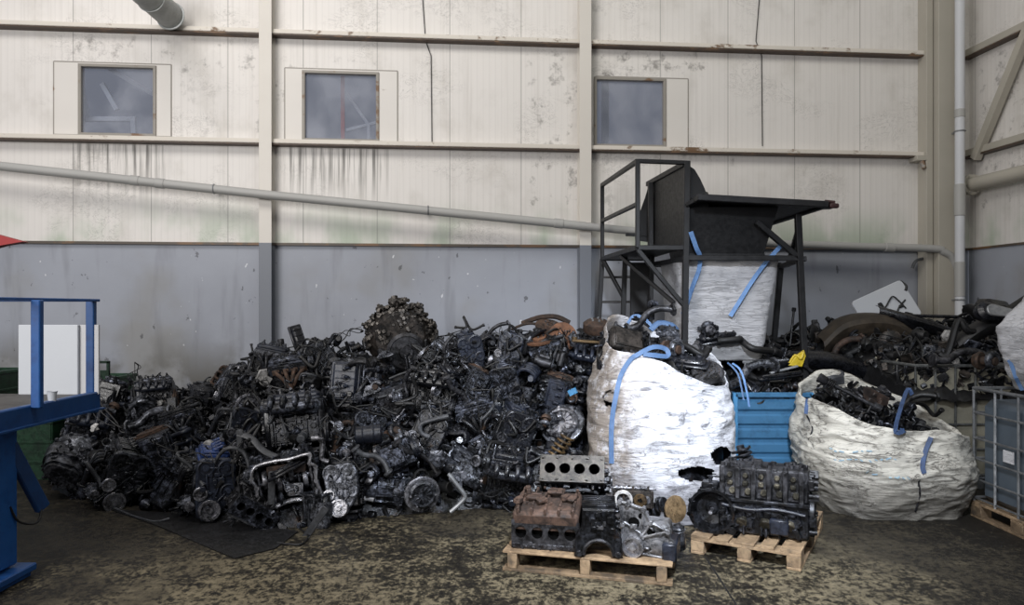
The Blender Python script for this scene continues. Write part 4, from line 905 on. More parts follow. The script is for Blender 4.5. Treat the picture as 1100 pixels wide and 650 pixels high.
# raised splash plates at the left of the funnel
def plate(name, pts, th=.012, parent=hop, mat='hopper'):
    p = [Vector(q)-HB for q in pts]; nn = (p[1]-p[0]).cross(p[2]-p[0]).normalized()*th/2; n = len(p); m = MB()
    m.add([q-nn for q in p]+[q+nn for q in p], [tuple(range(n)), tuple(range(n, 2*n))]+[(i, (i+1) % n, n+(i+1) % n, n+i) for i in range(n)]); return m.build(name, M[mat], parent, 0)
xn, xf = fl.x-.02, (696-CX)/F*9.5
plate('splash_plate', [(xn, ZN, 3.46), (xf, 9.5, 3.50), (xf, 9.5, 2.7), (xn, ZN, 2.55)])
bar('splash_rim', (xn, ZN, 3.47), (xf, 9.5, 3.51), .06)
bar('post', (xf-.02, 9.2, 2.5), (xf-.02, 9.2, 3.48), .06)
plate('gusset_plate', [(xn+.02, 8.0, 3.48)]+[tuple(P(x, y, 8.0)) for x, y in ((746, 182), (752, 192), (757, 203), (760, 213), (762, 232))]+[(xn+.02, 8.0, 2.9)])
plate('gusset_plate', [(xf, 9.5, 3.46)]+[tuple(P(x, y, 9.5)) for x, y in ((693, 212), (688, 226), (684, 244), (683, 258))]+[(xf, 9.5, 2.75)])
bar('crossbar', tuple(P(672, 252, 9.5)), tuple(P(706, 253, 9.5)), .04)
bar('crossbar', tuple(P(738, 220, 7.9)), tuple(P(760, 208, 7.72)), .05)
# inspection platform with rail and ladder
nl = Vector(((685-CX)/F*7.95, 7.95, 0)); fx = Vector(((647-CX)/F*9.75, 9.75, 0))
zp = 2.55
plate('platform', [(nl.x, 7.95, zp), (1.86, 7.95, zp), (1.80, 9.75, zp), (fx.x, 9.75, zp)], .03)
bar('platform_frame', (nl.x, 7.95, zp), (1.88, 7.95, zp), .055); bar('platform_frame', (nl.x, 7.95, zp), (fx.x, 9.75, zp), .055); bar('platform_frame', (fx.x, 9.75, zp), (1.8, 9.75, zp), .055)
bar('post', (nl.x, 7.95, zp), (nl.x, 7.95, 3.52), .05); bar('post', (fx.x, 9.75, zp), (fx.x, 9.75, 3.56), .05)
bar('handrail', (nl.x, 7.95, 3.50), (fx.x, 9.75, 3.54), .05); bar('handrail', (nl.x, 7.95, 3.50), (fl.x, 7.95, 3.48), .045); bar('handrail', (nl.x, 7.95, 3.03), (fx.x, 9.75, 3.06), .045)
bar('leg', (fx.x, 9.75, zp), (1.07, 9.75, 0), .06); bar('leg', (1.45, 9.3, zp), (1.36, 9.3, 0), .06); bar('leg', (1.74, 9.0, zp), (1.66, 9.0, 0), .05)
bar('brace', (nl.x, 7.95, zp-.02), (1.88, 7.95, 1.92), .05); bar('brace', (fx.x, 9.6, zp-.04), (1.44, 9.3, 2.0), .045); bar('brace', (1.3, 8.7, zp-.04), (1.85, 8.3, 1.95), .045)
for z in (2.3, 1.97, 1.64): bar('rung', (1.17, 9.75, z), (1.74, 9.6, z), .03)
m = MB(TR(-HB)); m.box((1.66, 9.35, 2.0), (.28, .04, .95), .006); m.build('side_panel', M['hopper'], hop, 0)
# bag hanging under the funnel
H_C = (2.38, 8.66, 1.30)
hbag = empty('bulk_bag', H_C); tag(hbag, 'pale grey bulk bag hanging under the black hopper by blue straps', 'bag', 'bulk bags of scrap')
o, outH = loft_bag('fabric', 'bagclean', H_C, lambda th: .55, lambda th: 1.15, lambda t: .84+.20*t, nth=160, nz=60, wr=.012, sq=9, seed=2.2, parent=hbag, fold=.1, lean=(.06, 0))
ribbon('lifting_strap', 'strap', [P(742, 249, 7.9), P(748, 266, 7.95), P(752, 276, 8.0)]+[on_bag(outH, H_C[1], *q, .05) for q in ((750, 290), (745, 308), (738, 325), (733, 340))], .05, hbag, H_C)
ribbon('lifting_strap', 'strap', [P(839, 264, 8.05), P(829, 275, 8.05)]+[on_bag(outH, H_C[1], *q, .05) for q in ((818, 291), (806, 309), (794, 327), (783, 342))], .05, hbag, H_C)
# ------------------------------------------------------------------ caged tanks
M['tank'] = oily('blue_grey_tank_plastic', (.11, .14, .175), (.165, .205, .245), .3, .7, scale=2, metal=0, r0=.35, r1=.5, bump=.03)
M['cuttank'] = oily('yellowed_tank_plastic', (.22, .205, .155), (.34, .32, .25), .35, .65, scale=3, metal=0, r0=.4, r1=.6, bump=.05)
M['timber'] = oily('pale_pallet_timber', (.15, .10, .058), (.40, .28, .165), .35, .65, scale=7, metal=0, r0=.6, r1=.85, bump=.25, third=(.10, .075, .05), tlo=.55, thi=.68)
def cage(root, sx, sy, z0, z1, nx, ny, zs, mat='galv', r=.011, top=.016):
    m = MB()
    for z in zs: m.tube([(-sx, -sy, z), (sx, -sy, z), (sx, sy, z), (-sx, sy, z), (-sx, -sy, z)], r if z < z1-.02 else top, 8, 1)
    m.build('cage_hoop', M[mat], root)
    for s in (-1, 1):
        for k in range(nx): x = -sx+2*sx*k/(nx-1); m = MB(); m.cyl((x, s*sy, z0), (x, s*sy, z1), r, n=8); m.build('cage_bar', M[mat], root)
        for k in range(1, ny-1): y = -sy+2*sy*k/(ny-1); m = MB(); m.cyl((s*sx, y, z0), (s*sx, y, z1), r, n=8); m.build('cage_bar', M[mat], root)
def pallet(name, L, Wd, Mw, label, light=False):       # long side along local x
    root = empty(name); tag(root, label, 'pallet', 'wooden pallets'); nb = 5
    for k in range(nb):
        w = (.145, .10, .145, .10, .145)[k]; y = -Wd/2+.0725+(Wd-.145)*k/4; m = MB(); m.box((0, y, .136 if light else .133), (L, w, .016 if light else .022), .003); m.build('top_board', M['timber'], root)
    for i in range(3):
        x = (-L/2+.0725, 0, L/2-.0725)[i]; m = MB(); m.box((x, 0, .114 if light else .111), (.10 if light else .145, Wd*(.75 if light else 1), .028 if light else .022), .003); m.build('stringer_board', M['timber'], root)
        for j in range(3):
            y = (-Wd/2+.05, 0, Wd/2-.05)[j]; m = MB(); m.box((x, y, .061 if not light else (.075 if j != 1 else .061)), (.07 if light else .145, .10, .078 if not light or j == 1 else .106), .004); m.build('block', M['timber'], root)
    for j in range(3):
        y = (-Wd/2+.05, 0, Wd/2-.05)[j]; m = MB(); m.box((0, y, .011), (L, .10, .022), .003); m.build('bottom_board', M['timber'], root)
    root.matrix_world = Mw; return root
IX, IY = 4.70, 6.02
ip = pallet('pallet', 1.2, 1.0, TR((IX-.02, IY, 0)) @ RZ(PI/2), 'pale wooden pallet under the blue-grey caged tank at the right edge')
ibc = empty('caged_tank', (IX, IY, .145)); tag(ibc, 'blue-grey liquid tank in a galvanised cage at the right edge', 'tank')
m = MB(); m.box((0, 0, .47), (.92, 1.10, .92), .06); m.box((0, 0, .955), (.3, .3, .06), .02); m.build('tank_body', M['tank'], ibc)
m = MB(); m.cyl((0, 0, .96), (0, 0, 1.0), .08, n=18, b=.006); m.build('screw_cap', M['black'], ibc)
cage(ibc, .50, .585, .0, 1.02, 5, 5, (.03, .20, .385, .57, .80, 1.02))
m = MB(); m.box((-.515, .10, .49), (.006, .13, .10)); m.build('reflection_plate', M['bagclean'], ibc, 0)  # pale plate standing in for a whitish reflection on the tank
ct = empty('caged_tank', (4.72, 8.25, 0)); tag(ct, 'cut-open yellowed tank in a cage full of scrap, behind the beige bag', 'tank')
m = MB(); sx, sy, h = .49, .66, 1.10; rd = random.Random(9)
def cutpanel(a, b, n):
    a = Vector(a); b = Vector(b); top = [h+rd.uniform(-.16, .10) if i % 3 else h-.05 for i in range(n+1)]
    nn = Vector((-(b-a).y, (b-a).x, 0)).normalized()*.008
    for i in range(n):
        p = a.lerp(b, i/n); q = a.lerp(b, (i+1)/n); vs = [p, q, q+Vector((0, 0, top[i+1])), p+Vector((0, 0, top[i]))]; m.add([v-nn for v in vs]+[v+nn for v in vs], [(0, 1, 2, 3), (4, 7, 6, 5), (0, 4, 5, 1), (1, 5, 6, 2), (2, 6, 7, 3), (3, 7, 4, 0)])
cutpanel((-sx, sy, .16), (-sx, -sy, .16), 14); cutpanel((-sx, -sy, .16), (sx, -sy, .16), 10); cutpanel((sx, -sy, .16), (sx, sy, .16), 10); cutpanel((sx, sy, .16), (-sx, sy, .16), 10)
m.box((0, 0, .17), (.98, 1.32, .02)); m.build('cut_tank', M['cuttank'], ct, 0)
M['cagegrey'] = oily('dull_grey_cage', (.07, .072, .07), (.16, .165, .16), .35, .6, metal=.4, bump=.05)
cage(ct, .52, .69, .12, 1.29, 6, 8, (.15, .42, .68, .94, 1.29), 'cagegrey', .012, .017)
m = MB(); m.box((0, 0, .06), (1.06, 1.4, .12), .01); m.build('skid_base', M['cagegrey'], ct)
# ------------------------------------------------------------------ blue corrugated steel box
M['bluebox'] = oily('blue_painted_sheet', (.045, .15, .29), (.085, .29, .54), .30, .55, scale=5, metal=.1, r0=.4, r1=.6, bump=.08, third=(.06, .05, .045), tlo=.62, thi=.68)
bb = empty('steel_box', (2.74, 7.98, 0)); tag(bb, 'bright blue corrugated steel box between the two bulk bags', 'container')
w, d, h = .40, .36, 1.0
m = MB(); prof = []; z = .08
while z < h-.04: prof += [(0, z), (0, z+.075), (.022, z+.095), (.022, z+.125)]; z += .15
prof = [p for p in prof if p[1] < h-.03]+[(0, h-.02)]
def corr(a, b, nrm):
    a = Vector(a); b = Vector(b); nrm = Vector(nrm); vs = []
    for o_, z in prof: vs += [a+nrm*(-o_)+Vector((0, 0, z)), b+nrm*(-o_)+Vector((0, 0, z))]
    m.add(vs, [(2*i, 2*i+1, 2*i+3, 2*i+2) for i in range(len(prof)-1)])
corr((-w, -d, 0), (w, -d, 0), (0, -1, 0)); corr((w, d, 0), (-w, d, 0), (0, 1, 0)); corr((-w, d, 0), (-w, -d, 0), (-1, 0, 0)); corr((w, -d, 0), (w, d, 0), (1, 0, 0)); m.box((0, 0, .09), (2*w-.04, 2*d-.04, .02)); m.build('corrugated_wall', M['bluebox'], bb, 0)
for x in (-w, w):
    for y in (-d, d): m = MB(); m.box((x, y, h/2), (.05, .05, h), .006); m.build('corner_post', M['bluebox'], bb, 0)
m = MB()
for (c, dd) in (((0, -d, h-.02), (2*w, .05, .05)), ((0, d, h-.02), (2*w, .05, .05)), ((-w, 0, h-.02), (.05, 2*d, .05)), ((w, 0, h-.02), (.05, 2*d, .05))): m.box(c, dd, .006)
m.build('top_rim', M['bluebox'], bb, 0)
# ------------------------------------------------------------------ blue platform at the left
M['bluepaint'] = oily('worn_blue_paint', (.006, .038, .155), (.011, .088, .30), .28, .55, scale=4, metal=0, r0=.35, r1=.6, bump=.06, third=(.02, .025, .035), tlo=.68, thi=.74)
M['deckgrey'] = oily('grimy_deck_sheet', (.07, .065, .06), (.17, .16, .15), .35, .65, scale=4, metal=.1, r0=.5, r1=.8, bump=.1)
M['boardwhite'] = steel_paint_mat('white_laminate', (.44, .46, .49), (.50, .52, .55), .74); M['boardgrey'] = steel_paint_mat('grey_laminate', (.42, .42, .43), (.48, .48, .49), .72)
pl = empty('work_platform', (-4.0, 5.2, 0)); PB = Vector((-4.0, 5.2, 0)); tag(pl, 'blue steel work platform with guard rail at the left edge', 'platform')
ex = -3.36; y0, y1 = 3.6, 5.88; dz = 1.20
m = MB(TR(-PB)); m.box((ex-.9, (y0+y1)/2, dz-.015), (1.8, y1-y0-.02, .03)); m.build('deck', M['deckgrey'], pl, 0)
m = MB(TR(-PB)); m.box((ex, (y0+y1)/2, dz-.05), (.06, y1-y0, .14), .008); m.box((ex+.02, (y0+y1)/2, dz-.115), (.10, y1-y0, .012)); m.build('edge_beam', M['bluepaint'], pl, 0)
m = MB(TR(-PB)); m.box((ex-.9, y1, dz-.09), (1.8, .06, .13), .008); m.build('end_beam', M['bluepaint'], pl, 0)
for px, y in ((98, y1-.03), (40, 5.05)):
    x = (px-CX)/F*y; m = MB(TR(-PB)); m.box((x, y, (dz+1.95)/2), (.065, .05, 1.95-dz), .006); m.build('rail_post', M['bluepaint'], pl, 0)
m = MB(TR(-PB)); m.box(((ex)-.0, (y0+y1)/2, 1.955), (.035, y1-y0+.03, .022), .004); m.build('guard_rail', M['bluepaint'], pl, 0)
m = MB(TR(-PB)); m.box((ex-.9, y1-.0, 1.955), (1.8, .035, .022), .004); m.build('guard_rail', M['bluepaint'], pl, 0)
m = MB(TR(-PB)); m.box((-3.58, 4.95, .60), (.22, .30, 1.0), .012); m.build('column', M['bluepaint'], pl, 0)
m = MB(TR(-PB)); m.box((-3.55, 4.92, .06), (.34, .50, .05), .008); m.box((-3.58, 4.95, .02), (.34, .40, .05), .006); m.build('foot_plate', M['bluepaint'], pl, 0)
m = MB(TR(-PB)); a = Vector((-3.50, 5.06, .93)); b = Vector((-3.43, 5.30, .44)); d = b-a; m.box((0, 0, d.length/2), (.05, .10, d.length*1.05), .008, M=TR(a) @ d.to_track_quat('Z', 'Y').to_matrix().to_4x4()); m.build('outrigger', M['bluepaint'], pl, 0)
m = MB(TR(-PB)); m.tube([(-3.43, 5.3, .47), (-3.40, 5.2, .36), (-3.45, 5.08, .40), (-3.47, 5.02, .52)], .008, 6, 6); m.build('hydraulic_hose', M['rubber'], pl)
# white cabinet, cup on its deck
q0 = P(19, 424, 5.80); q1 = P(83, 424, 5.80); cab = empty('white_cabinet', ((q0.x+q1.x)/2, 5.80, dz)); tag(cab, 'white boxy cabinet with grey side standing on the blue platform', 'cabinet'); wd = q1.x-q0.x; hh = 1.758-dz
m = MB(); m.box((0, .02, hh/2), (wd, .03, hh), .004); m.build('front_panel', M['boardwhite'], cab, 0); m = MB(); m.box((0, .045, hh/2), (wd-.004, .03, hh-.006), .002); m.build('carcass', M['boardgrey'], cab, 0)
q2 = P(84, 424, 5.83); m = MB(); m.box((wd/2+.075, .045, hh/2), (.15, .02, hh), .002); m.build('side_panel', M['boardgrey'], cab, 0)
cup = empty('paper_cup', tuple(P(56, 432, 5.3).xy)+(dz,)); tag(cup, 'small white disposable cup on the edge of the blue platform', 'cup')
m = MB(); m.lathe([(.024, .0), (.034, .085), (.032, .085), (.023, .004), (.001, .004)], None, 20); m.build('cup_body', M['white2'] if 'white2' in M else M['boardwhite'], cup); m = MB(); m.ring(.034, .0025, TR((0, 0, .085)), 24, 6); m.build('rolled_rim', M['boardwhite'], cup)
# red arm that reaches in from the left
M['redpaint'] = steel_paint_mat('dark_red_paint', (.22, .012, .012), (.30, .02, .02), .8)
ra = empty('lifting_arm', (-4.9, 6.0, 0)); tag(ra, 'dark red steel arm reaching in at the left edge, above the platform', 'crane arm')
m = MB(TR((4.9, -6.0, 0))); tip = P(28, 260, 6); c0 = P(-60, 236, 6); c1 = P(-60, 282, 6); c2_ = P(5, 264, 6); vs = [tip, c0, c1, c2_]
m.add([v+Vector((0, -.04, 0)) for v in vs]+[v+Vector((0, .04, 0)) for v in vs], [(0, 1, 2, 3), (4, 7, 6, 5), (0, 4, 5, 1), (1, 5, 6, 2), (2, 6, 7, 3), (3, 7, 4, 0)]); m.build('boom', M['redpaint'], ra, 0)
m = MB(); m.box((.0, 0, 1.3), (.12, .12, 2.6), .01); m.box((0, 0, .02), (.5, .5, .04), .006); m.build('mast', M['redpaint'], ra, 0)
# green bins behind the platform
def bin_(loc, sx, sy, h, label, notch=False):
    root = empty('plastic_crate', loc); tag(root, label, 'crate', 'green plastic crates'); m = MB(); t = .025
    for (c, d) in (((0, -sy/2, h/2), (sx, t, h)), ((0, sy/2, h/2), (sx, t, h)), ((-sx/2, 0, h/2), (t, sy, h)), ((sx/2, 0, h/2), (t, sy, h)), ((0, 0, .06), (sx, sy, .03))): m.box(c, d, .004)
    for k in range(3): m.box((0, -sy/2-.012, h*(.25+.28*k)), (sx+.03, .02, .03), .004); m.box((sx/2+.012, 0, h*(.25+.28*k)), (.02, sy+.03, .03), .004)
    m.build('crate_body', M['green'], root, 0)
    m = MB(); m.box((0, -sy/2, h), (sx+.05, .05, .04), .006); m.box((0, sy/2, h), (sx+.05, .05, .04), .006); m.box((-sx/2, 0, h), (.05, sy+.05, .04), .006); m.box((sx/2, 0, h), (.05, sy+.05, .04), .006); m.build('rim', M['green'], root, 0)
    if notch:
        m = MB(); x = sx/2
        for (c, d) in (((x-.16, -sy/2, h+.10), (.03, .04, .24)), ((x-.02, -sy/2, h+.10), (.03, .04, .24)), ((x-.09, -sy/2, h+.21), (.17, .04, .03)), ((x-.09, -sy/2, h+.06), (.17, .03, .10))): m.box(c, d, .004)
        m.build('handle', M['green'], root, 0)
    return root
bin_((-5.55, 8.35, 0), .95, .7, .78, 'low green crate seen under the blue platform deck'); bin_((-5.15, 9.15, 0), .5, .6, 1.02, 'green crate against grey wall, its corner handle showing right of the cabinet', True); bin_((-6.60, 8.75, 0), 1.0, .8, 1.12, 'green crate of dark scrap left of the white cabinet')
# ------------------------------------------------------------------ pallets in front
a = Vector((-.07, 5.24, 0)); b = Vector((1.064, 4.94, 0)); ux = (b-a).normalized(); uy = Vector((-ux.y, ux.x, 0)); cen = a+ux*.6+uy*.40
PM1 = Matrix((ux, uy, Vector((0, 0, 1)))).transposed().to_4x4(); PM1.translation = cen
pallet('pallet', 1.2, .8, PM1, 'wooden pallet front centre, carrying a rusty block and a silver housing', True)
a2 = Vector((1.381, 5.61, 0)); b2 = Vector((2.087, 5.2, 0)); vx = (b2-a2).normalized(); vy = Vector((-vx.y, vx.x, 0)); cen2 = a2+vx*.4+vy*.6
PM2 = Matrix((vy, -vx, Vector((0, 0, 1)))).transposed().to_4x4(); PM2.translation = cen2
pallet('pallet', 1.2, .8, PM2, 'wooden pallet right of centre under the long black engine block')
def put(o, Mw, label=None, cat=None, group=None): o.matrix_world = Mw; return tag(o, label, cat, group)
def on1(x, y, z, rz=0, R3=Matrix(), s=1.0): return PM1 @ TR((x, y, .144+z)) @ RZ(R(rz)) @ R3 @ Matrix.Scale(s, 4)
Y2 = Matrix((vx, vy, Vector((0, 0, 1)))).transposed().to_4x4(); Y2.translation = cen2
def on2(x, y, z, rz=0, R3=Matrix(), s=1.0): return Y2 @ TR((x, y, .144+z)) @ RZ(R(rz)) @ R3 @ Matrix.Scale(s, 4)
# rusty-topped block: brown casting over a black head with four round ports in front
rd = random.Random(21); rb = empty('engine_block'); L = .50
m = MB(); m.M = TR((0, 0, -.065)); m.box((0, .02, .30), (L*.97, .34, .15), .02, rot=(.26, 0, 0)); m.box((0, -.05, .355), (L*.80, .20, .05), .02, rot=(.34, 0, 0))
for k in range(5): m.box((-.2+k*.1, -.13, .31), (.022, .05, .13), .006, rot=(.22, 0, 0)); m.box((-.2+k*.1, .03, .40), (.02, .26, .03), .006, rot=(.25, 0, 0))
m.greeble((-L/2, -.12, .385), (L, 0, 0), (0, .24, .07), 22, rd, .10, .018); m.build('upper_casting', M['brown'], rb)
m = MB(); m.box((0, .062, .09), (L, .276, .17), .008); m.box((0, -.108, .165), (L, .066, .02), .004); m.box((0, -.108, .012), (L, .066, .024), .004); m.box((L/2-.01, -.108, .09), (.02, .066, .17), .004); m.box((-L/2+.01, -.108, .09), (.02, .066, .17), .004); m.build('lower_casting', M['iron'], rb)
m = MB(); m.M = RX(PI/2); deck_plate(m, [-.18, -.06, .06, .18], .042, -L/2, L/2, .03, .21, .142, .05); m.M = Matrix()
for k in range(9): m.cyl((-.23+k*.0575, -.14, .025), (-.23+k*.0575, -.158, .025), .011, n=6)
m.build('port_face', [M['iron2'], M['darkhole']], rb)
m = MB(); m.box((0, -.132, .02), (L, .03, .04), .006); m.greeble((-L/2, -.14, .0), (L, 0, 0), (0, 0, .04), 20, rd, .05, .03); m.build('lower_rail', M['iron2'], rb)
put(rb, on1(-.31, -.17, .0, 3), 'rusty brown-topped engine block at the front left of the centre pallet', 'engine block', 'parts on the pallets')
# narrow dark block with an arch under it
mb = empty('engine_block'); m = MB(); prof = [(-.17, 0), (-.10, 0), (-.085, .07), (-.03, .12), (.03, .12), (.085, .07), (.10, 0), (.17, 0), (.16, .14), (.12, .2), (.115, .34), (-.115, .34), (-.12, .2), (-.16, .14)]
m.prism(prof, .34, None, .012, .17); m.greeble((-.11, -.17, .15), (.22, 0, 0), (0, 0, .18), 16, rd, .06, .03); m.greeble((.12, -.17, .15), (0, .34, 0), (0, 0, .18), 14, rd, .06, .03)
for k in range(6): m.box((0, -.12+k*.05, .345), (.24, .012, .03), .004)
m.build('crankcase', M['iron'], mb); m = MB(); m.box((0, -.177, .24), (.10, .01, .035), .003); m.box((.01, -.18, .215), (.05, .012, .03), .003); m.build('number_plate', M['bright'], mb)
m = MB()
for s in (-1, 1): m.cyl((s*.135, -.17, .03), (s*.135, -.195, .03), .022, n=10, b=.003)
m.tube([(.105*math.cos(PI*k/12), -.175, .02+.105*math.sin(PI*k/12)) for k in range(13)], .014, 8, 1); m.build('bearing_cap', M['iron2'], mb)
put(mb, on1(.07, -.21, .0, 8), 'narrow black crankcase with an arched foot in the middle of the centre pallet', 'engine block', 'parts on the pallets')
# silver timing housing
M['silver'] = oily('silver_casting', (.03, .03, .032), (.42, .42, .44), .36, .62, metal=.55, r0=.25, r1=.5)
sh = empty('timing_housing'); m = MB(); tri = [(-.16, -.10), (.17, -.13), (.19, -.02), (.17, .06), (.05, .11), (.0, .20), (-.11, .23), (-.17, .24), (-.15, .08)]
m.prism(tri, .04, None, .006)
for i in range(len(tri)):
    p, q = tri[i], tri[(i+1) % len(tri)]; m.tube([(p[0], -.045, p[1]), (q[0], -.045, q[1])], .011, 6, 1); m.cyl((p[0], -.0, p[1]), (p[0], -.068, p[1]), .018, n=10, b=.003)
for p, q in (((-.02, .0), (.0, .2)), ((-.02, .0), (.17, .06)), ((.05, .11), (-.02, -.0)), ((-.14, .1), (0, .02)), ((.03, -.1), (.19, -.02))): m.tube([(p[0], -.048, p[1]), (q[0], -.048, q[1])], .010, 6, 1)
m.box((.02, .11, -.02), (.30, .22, .22), .02); m.greeble((-.13, -.045, -.1), (.28, 0, 0), (0, 0, .2), 12, rd, .05, .02); m.build('housing', M['silver'], sh)
m = MB()
for c in ((-.07, .10, .04), (.05, .045, .03), (-.02, .15, .02)): m = MB(); m.lathe([(c[2], 0), (c[2], .004), (.001, .004)], FACE(c[0], -.038, c[1]), 12); m.build('opening', M['darkhole'], sh)  # flat black discs in place of open holes
m = MB(); pulley(m, -.07, -.05, -.06, .075, .05); m.build('sprocket', M['bright'], sh); m = MB(); m.lathe([(.05, 0), (.05, .015), (.03, .02), (.001, .02)], FACE(.10, -.045, -.05), 18); m.build('cover', M['silver'], sh)
m = MB(); m.box((.18, .05, -.08), (.10, .26, .13), .012); m.build('side_block', M['bluegrey'], sh)
put(sh, on1(.40, -.22, .13, -4), 'silver timing housing with round sprocket at the right end of the centre pallet', 'housing', 'parts on the pallets')
# block with four open bores on top, behind
M['deckmetal'] = oily('brownish_machined_deck', (.016, .014, .012), (.105, .092, .076), .38, .64, metal=.4, r0=.3, r1=.6)
b4 = bare_block(31, 'iron', 'deckmetal'); put(b4, on1(-.20, .26, .42, 6, RX(R(56))), 'black engine block with four open cylinder bores at back of centre pallet', 'engine block', 'parts on the pallets')
bx_ = bare_block(36, 'iron', 'iron'); put(bx_, on1(-.19, .25, .15, 6, RX(R(8))), 'black block lying beneath the four-bore block on the centre pallet', 'engine block', 'parts on the pallets')
rh = cyl_head(33, 'brown2'); put(rh, on1(.27, .30, .255, 4, RX(R(-6)), .66), 'dark brown cylinder head standing before the white bag', 'cylinder head', 'parts on the pallets')
m = MB(); m.lathe([(.05, 0), (.07, .0), (.075, .01), (.07, .02), (.05, .02), (.05, 0)], RX(PI/2), 28, False); o = m.build('sealing_ring', M['white']); put(o, on1(.20, .24, .26, 0), 'flat white ring leaning on the dark brown cylinder head', 'ring')
m = MB(); m.lathe([(.02, 0), (.045, .0), (.052, .012), (.045, .024), (.02, .026), (.02, 0)], RX(PI/2), 28, False); o = m.build('washer', M['gold']); put(o, on1(.33, .245, .26, 0), 'small yellowish round collar on the dark brown cylinder head', 'ring')
def crankshaft():
    root = empty('crankshaft'); m = MB(); m.cyl((-.28, 0, 0), (.26, 0, 0), .028, n=14)
    for k in range(4):
        x = -.21+k*.13; s = (-1)**k
        for dx in (-.03, .03): m.prism(circles_hull([(0, 0, .05), (0, s*.06, .055)], 12), .02, TR((x+dx, 0, 0)) @ RZ(PI/2), .004)
        m.cyl((x-.03, 0, s*.055), (x+.03, 0, s*.055), .028, n=12)
    m.build('shaft', M['iron'], root); m = MB(); m.lathe([(.03, 0), (.135, 0), (.14, .006), (.14, .02), (.12, .025), (.04, .025)], TR((.27, 0, 0)) @ RY(PI/2), 34)
    for k in range(6): a = k*PI/3; m.cyl((.29, .055*math.cos(a), .055*math.sin(a)), (.305, .055*math.cos(a), .055*math.sin(a)), .012, n=8)
    m.build('flywheel', M['gold2'], root); return root
M['gold2'] = oily('brass_brown_steel', (.06, .04, .02), (.20, .135, .07), .35, .62, metal=.3, r0=.4, r1=.7)
put(crankshaft(), TR(P(707, 545, 5.62)) @ RZ(R(-62)) @ RY(R(-10)) @ Matrix.Scale(.72, 4), 'black crankshaft ending in a brownish flywheel, between the two pallets', 'crankshaft')
cn = empty('filter_canister'); m = MB(); m.cyl((0, 0, -.10), (0, 0, .09), .05, n=20, b=.012); m.build('can', M['alu2'], cn); m = MB(); m.ring(.05, .006, TR((0, 0, .06)), 20, 6); m.cyl((0, 0, .09), (0, 0, .12), .02, n=10); m.build('collar', M['steel'], cn)
put(cn, TR(P(729, 577, 5.45)) @ RX(R(12)) @ RY(R(-6)), 'shiny dark canister standing between the two front pallets', 'canister')
M['palegold'] = oily('yellowed_aluminium', (.03, .028, .022), (.26, .235, .175), .44, .68, metal=.45, r0=.25, r1=.5)
# pallet 2: long ribbed block and a bell housing
lb = empty('engine_block'); L, D = .66, .34; rd = random.Random(44)
m = MB(); m.box((0, 0, .14), (L, D*.9, .26), .014); m.greeble((-L/2, -D*.45, .02), (L, 0, 0), (0, 0, .22), 46, rd, .09, .05); m.greeble((L/2, -D*.4, .02), (0, D*.8, 0), (0, 0, .24), 24, rd, .09, .05); m.box((0, -D*.47, .27), (L*1.01, .05, .03), .006)
for k in range(5): m.box((-.27+k*.13, -D*.46, .12), (.02, .04, .22), .005)
m.build('crankcase', M['iron'], lb)
m = MB(); m.box((0, .0, .40), (L*.98, D*.86, .24), .014)
for k in range(6): m.box((-.30+k*.115, -D*.44, .40), (.045, .05, .25), .010)
for k in range(6): m.cyl((-.30+k*.115, -D*.35, .51), (-.30+k*.115, -D*.35, .545), .016, n=6); m.cyl((-.24+k*.1, D*.2, .51), (-.24+k*.1, D*.2, .54), .022, n=10)
m.greeble((-L/2, -D*.43, .51), (L, 0, 0), (0, D*.8, 0), 30, rd, .07, .04); m.greeble((L/2*.98, -D*.4, .29), (0, D*.8, 0), (0, 0, .2), 22, rd, .10, .06); m.m = 1
for k in range(5):
    x = -.243+k*.115; m.cyl((x, -D*.42, .46), (x, -D*.50, .46), .02, n=10, b=.004); m.cyl((x+.02, -D*.42, .34), (x+.02, -D*.49, .34), .026, n=12, b=.004); m.box((x, -D*.44, .40), (.04, .05, .035), .006)
for k in range(3): m.cyl((-.15+k*.17, -D*.45, .12), (-.15+k*.17, -D*.55, .10), .045, n=16, b=.008)
m.m = 0; m.build('cylinder_bank', [M['iron2'], M['palegold']], lb)
m = MB(); m.tube([(-.3, -D*.52, .23), (-.1, -D*.57, .21), (.1, -D*.55, .23), (.3, -D*.5, .2)], .014, 8, 4); m.box((.12, -D*.54, .10), (.14, .06, .12), .012); m.build('oil_cooler', M['bluegrey'], lb)
m = MB(); m.lathe([(.15, 0), (.15, .03), (.12, .04), (.10, .03), (.04, .035), (.001, .03)], TR((L/2, 0, .18)) @ RY(PI/2), 24); m.build('end_plate', M['iron'], lb)
put(lb, on2(.08, -.24, .0, 6), 'long black ribbed engine block on the right-hand pallet', 'engine block', 'parts on the pallets')
g = gearbox(51, 'iron'); put(g, on2(-.30, -.30, .17, 8, Matrix(), .82), 'black bell housing with round opening at left of the right-hand pallet', 'gearbox', 'parts on the pallets')
def spring(r=.06, L=.22, wire=.011, turns=6, mat='iron2'):
    root = empty('coil_spring'); m = MB(); m.tube([(r*math.cos(2*PI*t/12), r*math.sin(2*PI*t/12), -L/2+L*t/(12*turns)) for t in range(12*turns+1)], wire, 7, 1); m.build('coil', M[mat], root)
    m = MB(); m.cyl((0, 0, -L/2-.05), (0, 0, L/2+.03), r*.45, n=12, b=.006); m.lathe([(r*.3, -.02), (r*1.15, -.018), (r*1.15, -.005), (r*.3, 0)], TR((0, 0, -L/2)), 18); m.build('damper', M['iron'], root); return root
put(spring(.075, .26, .013, 6, 'alu'), TR(P(800, 498, 6.25)) @ RX(R(-10)) @ RY(R(-12)), 'black coil spring standing in front of the blue steel box', 'spring')
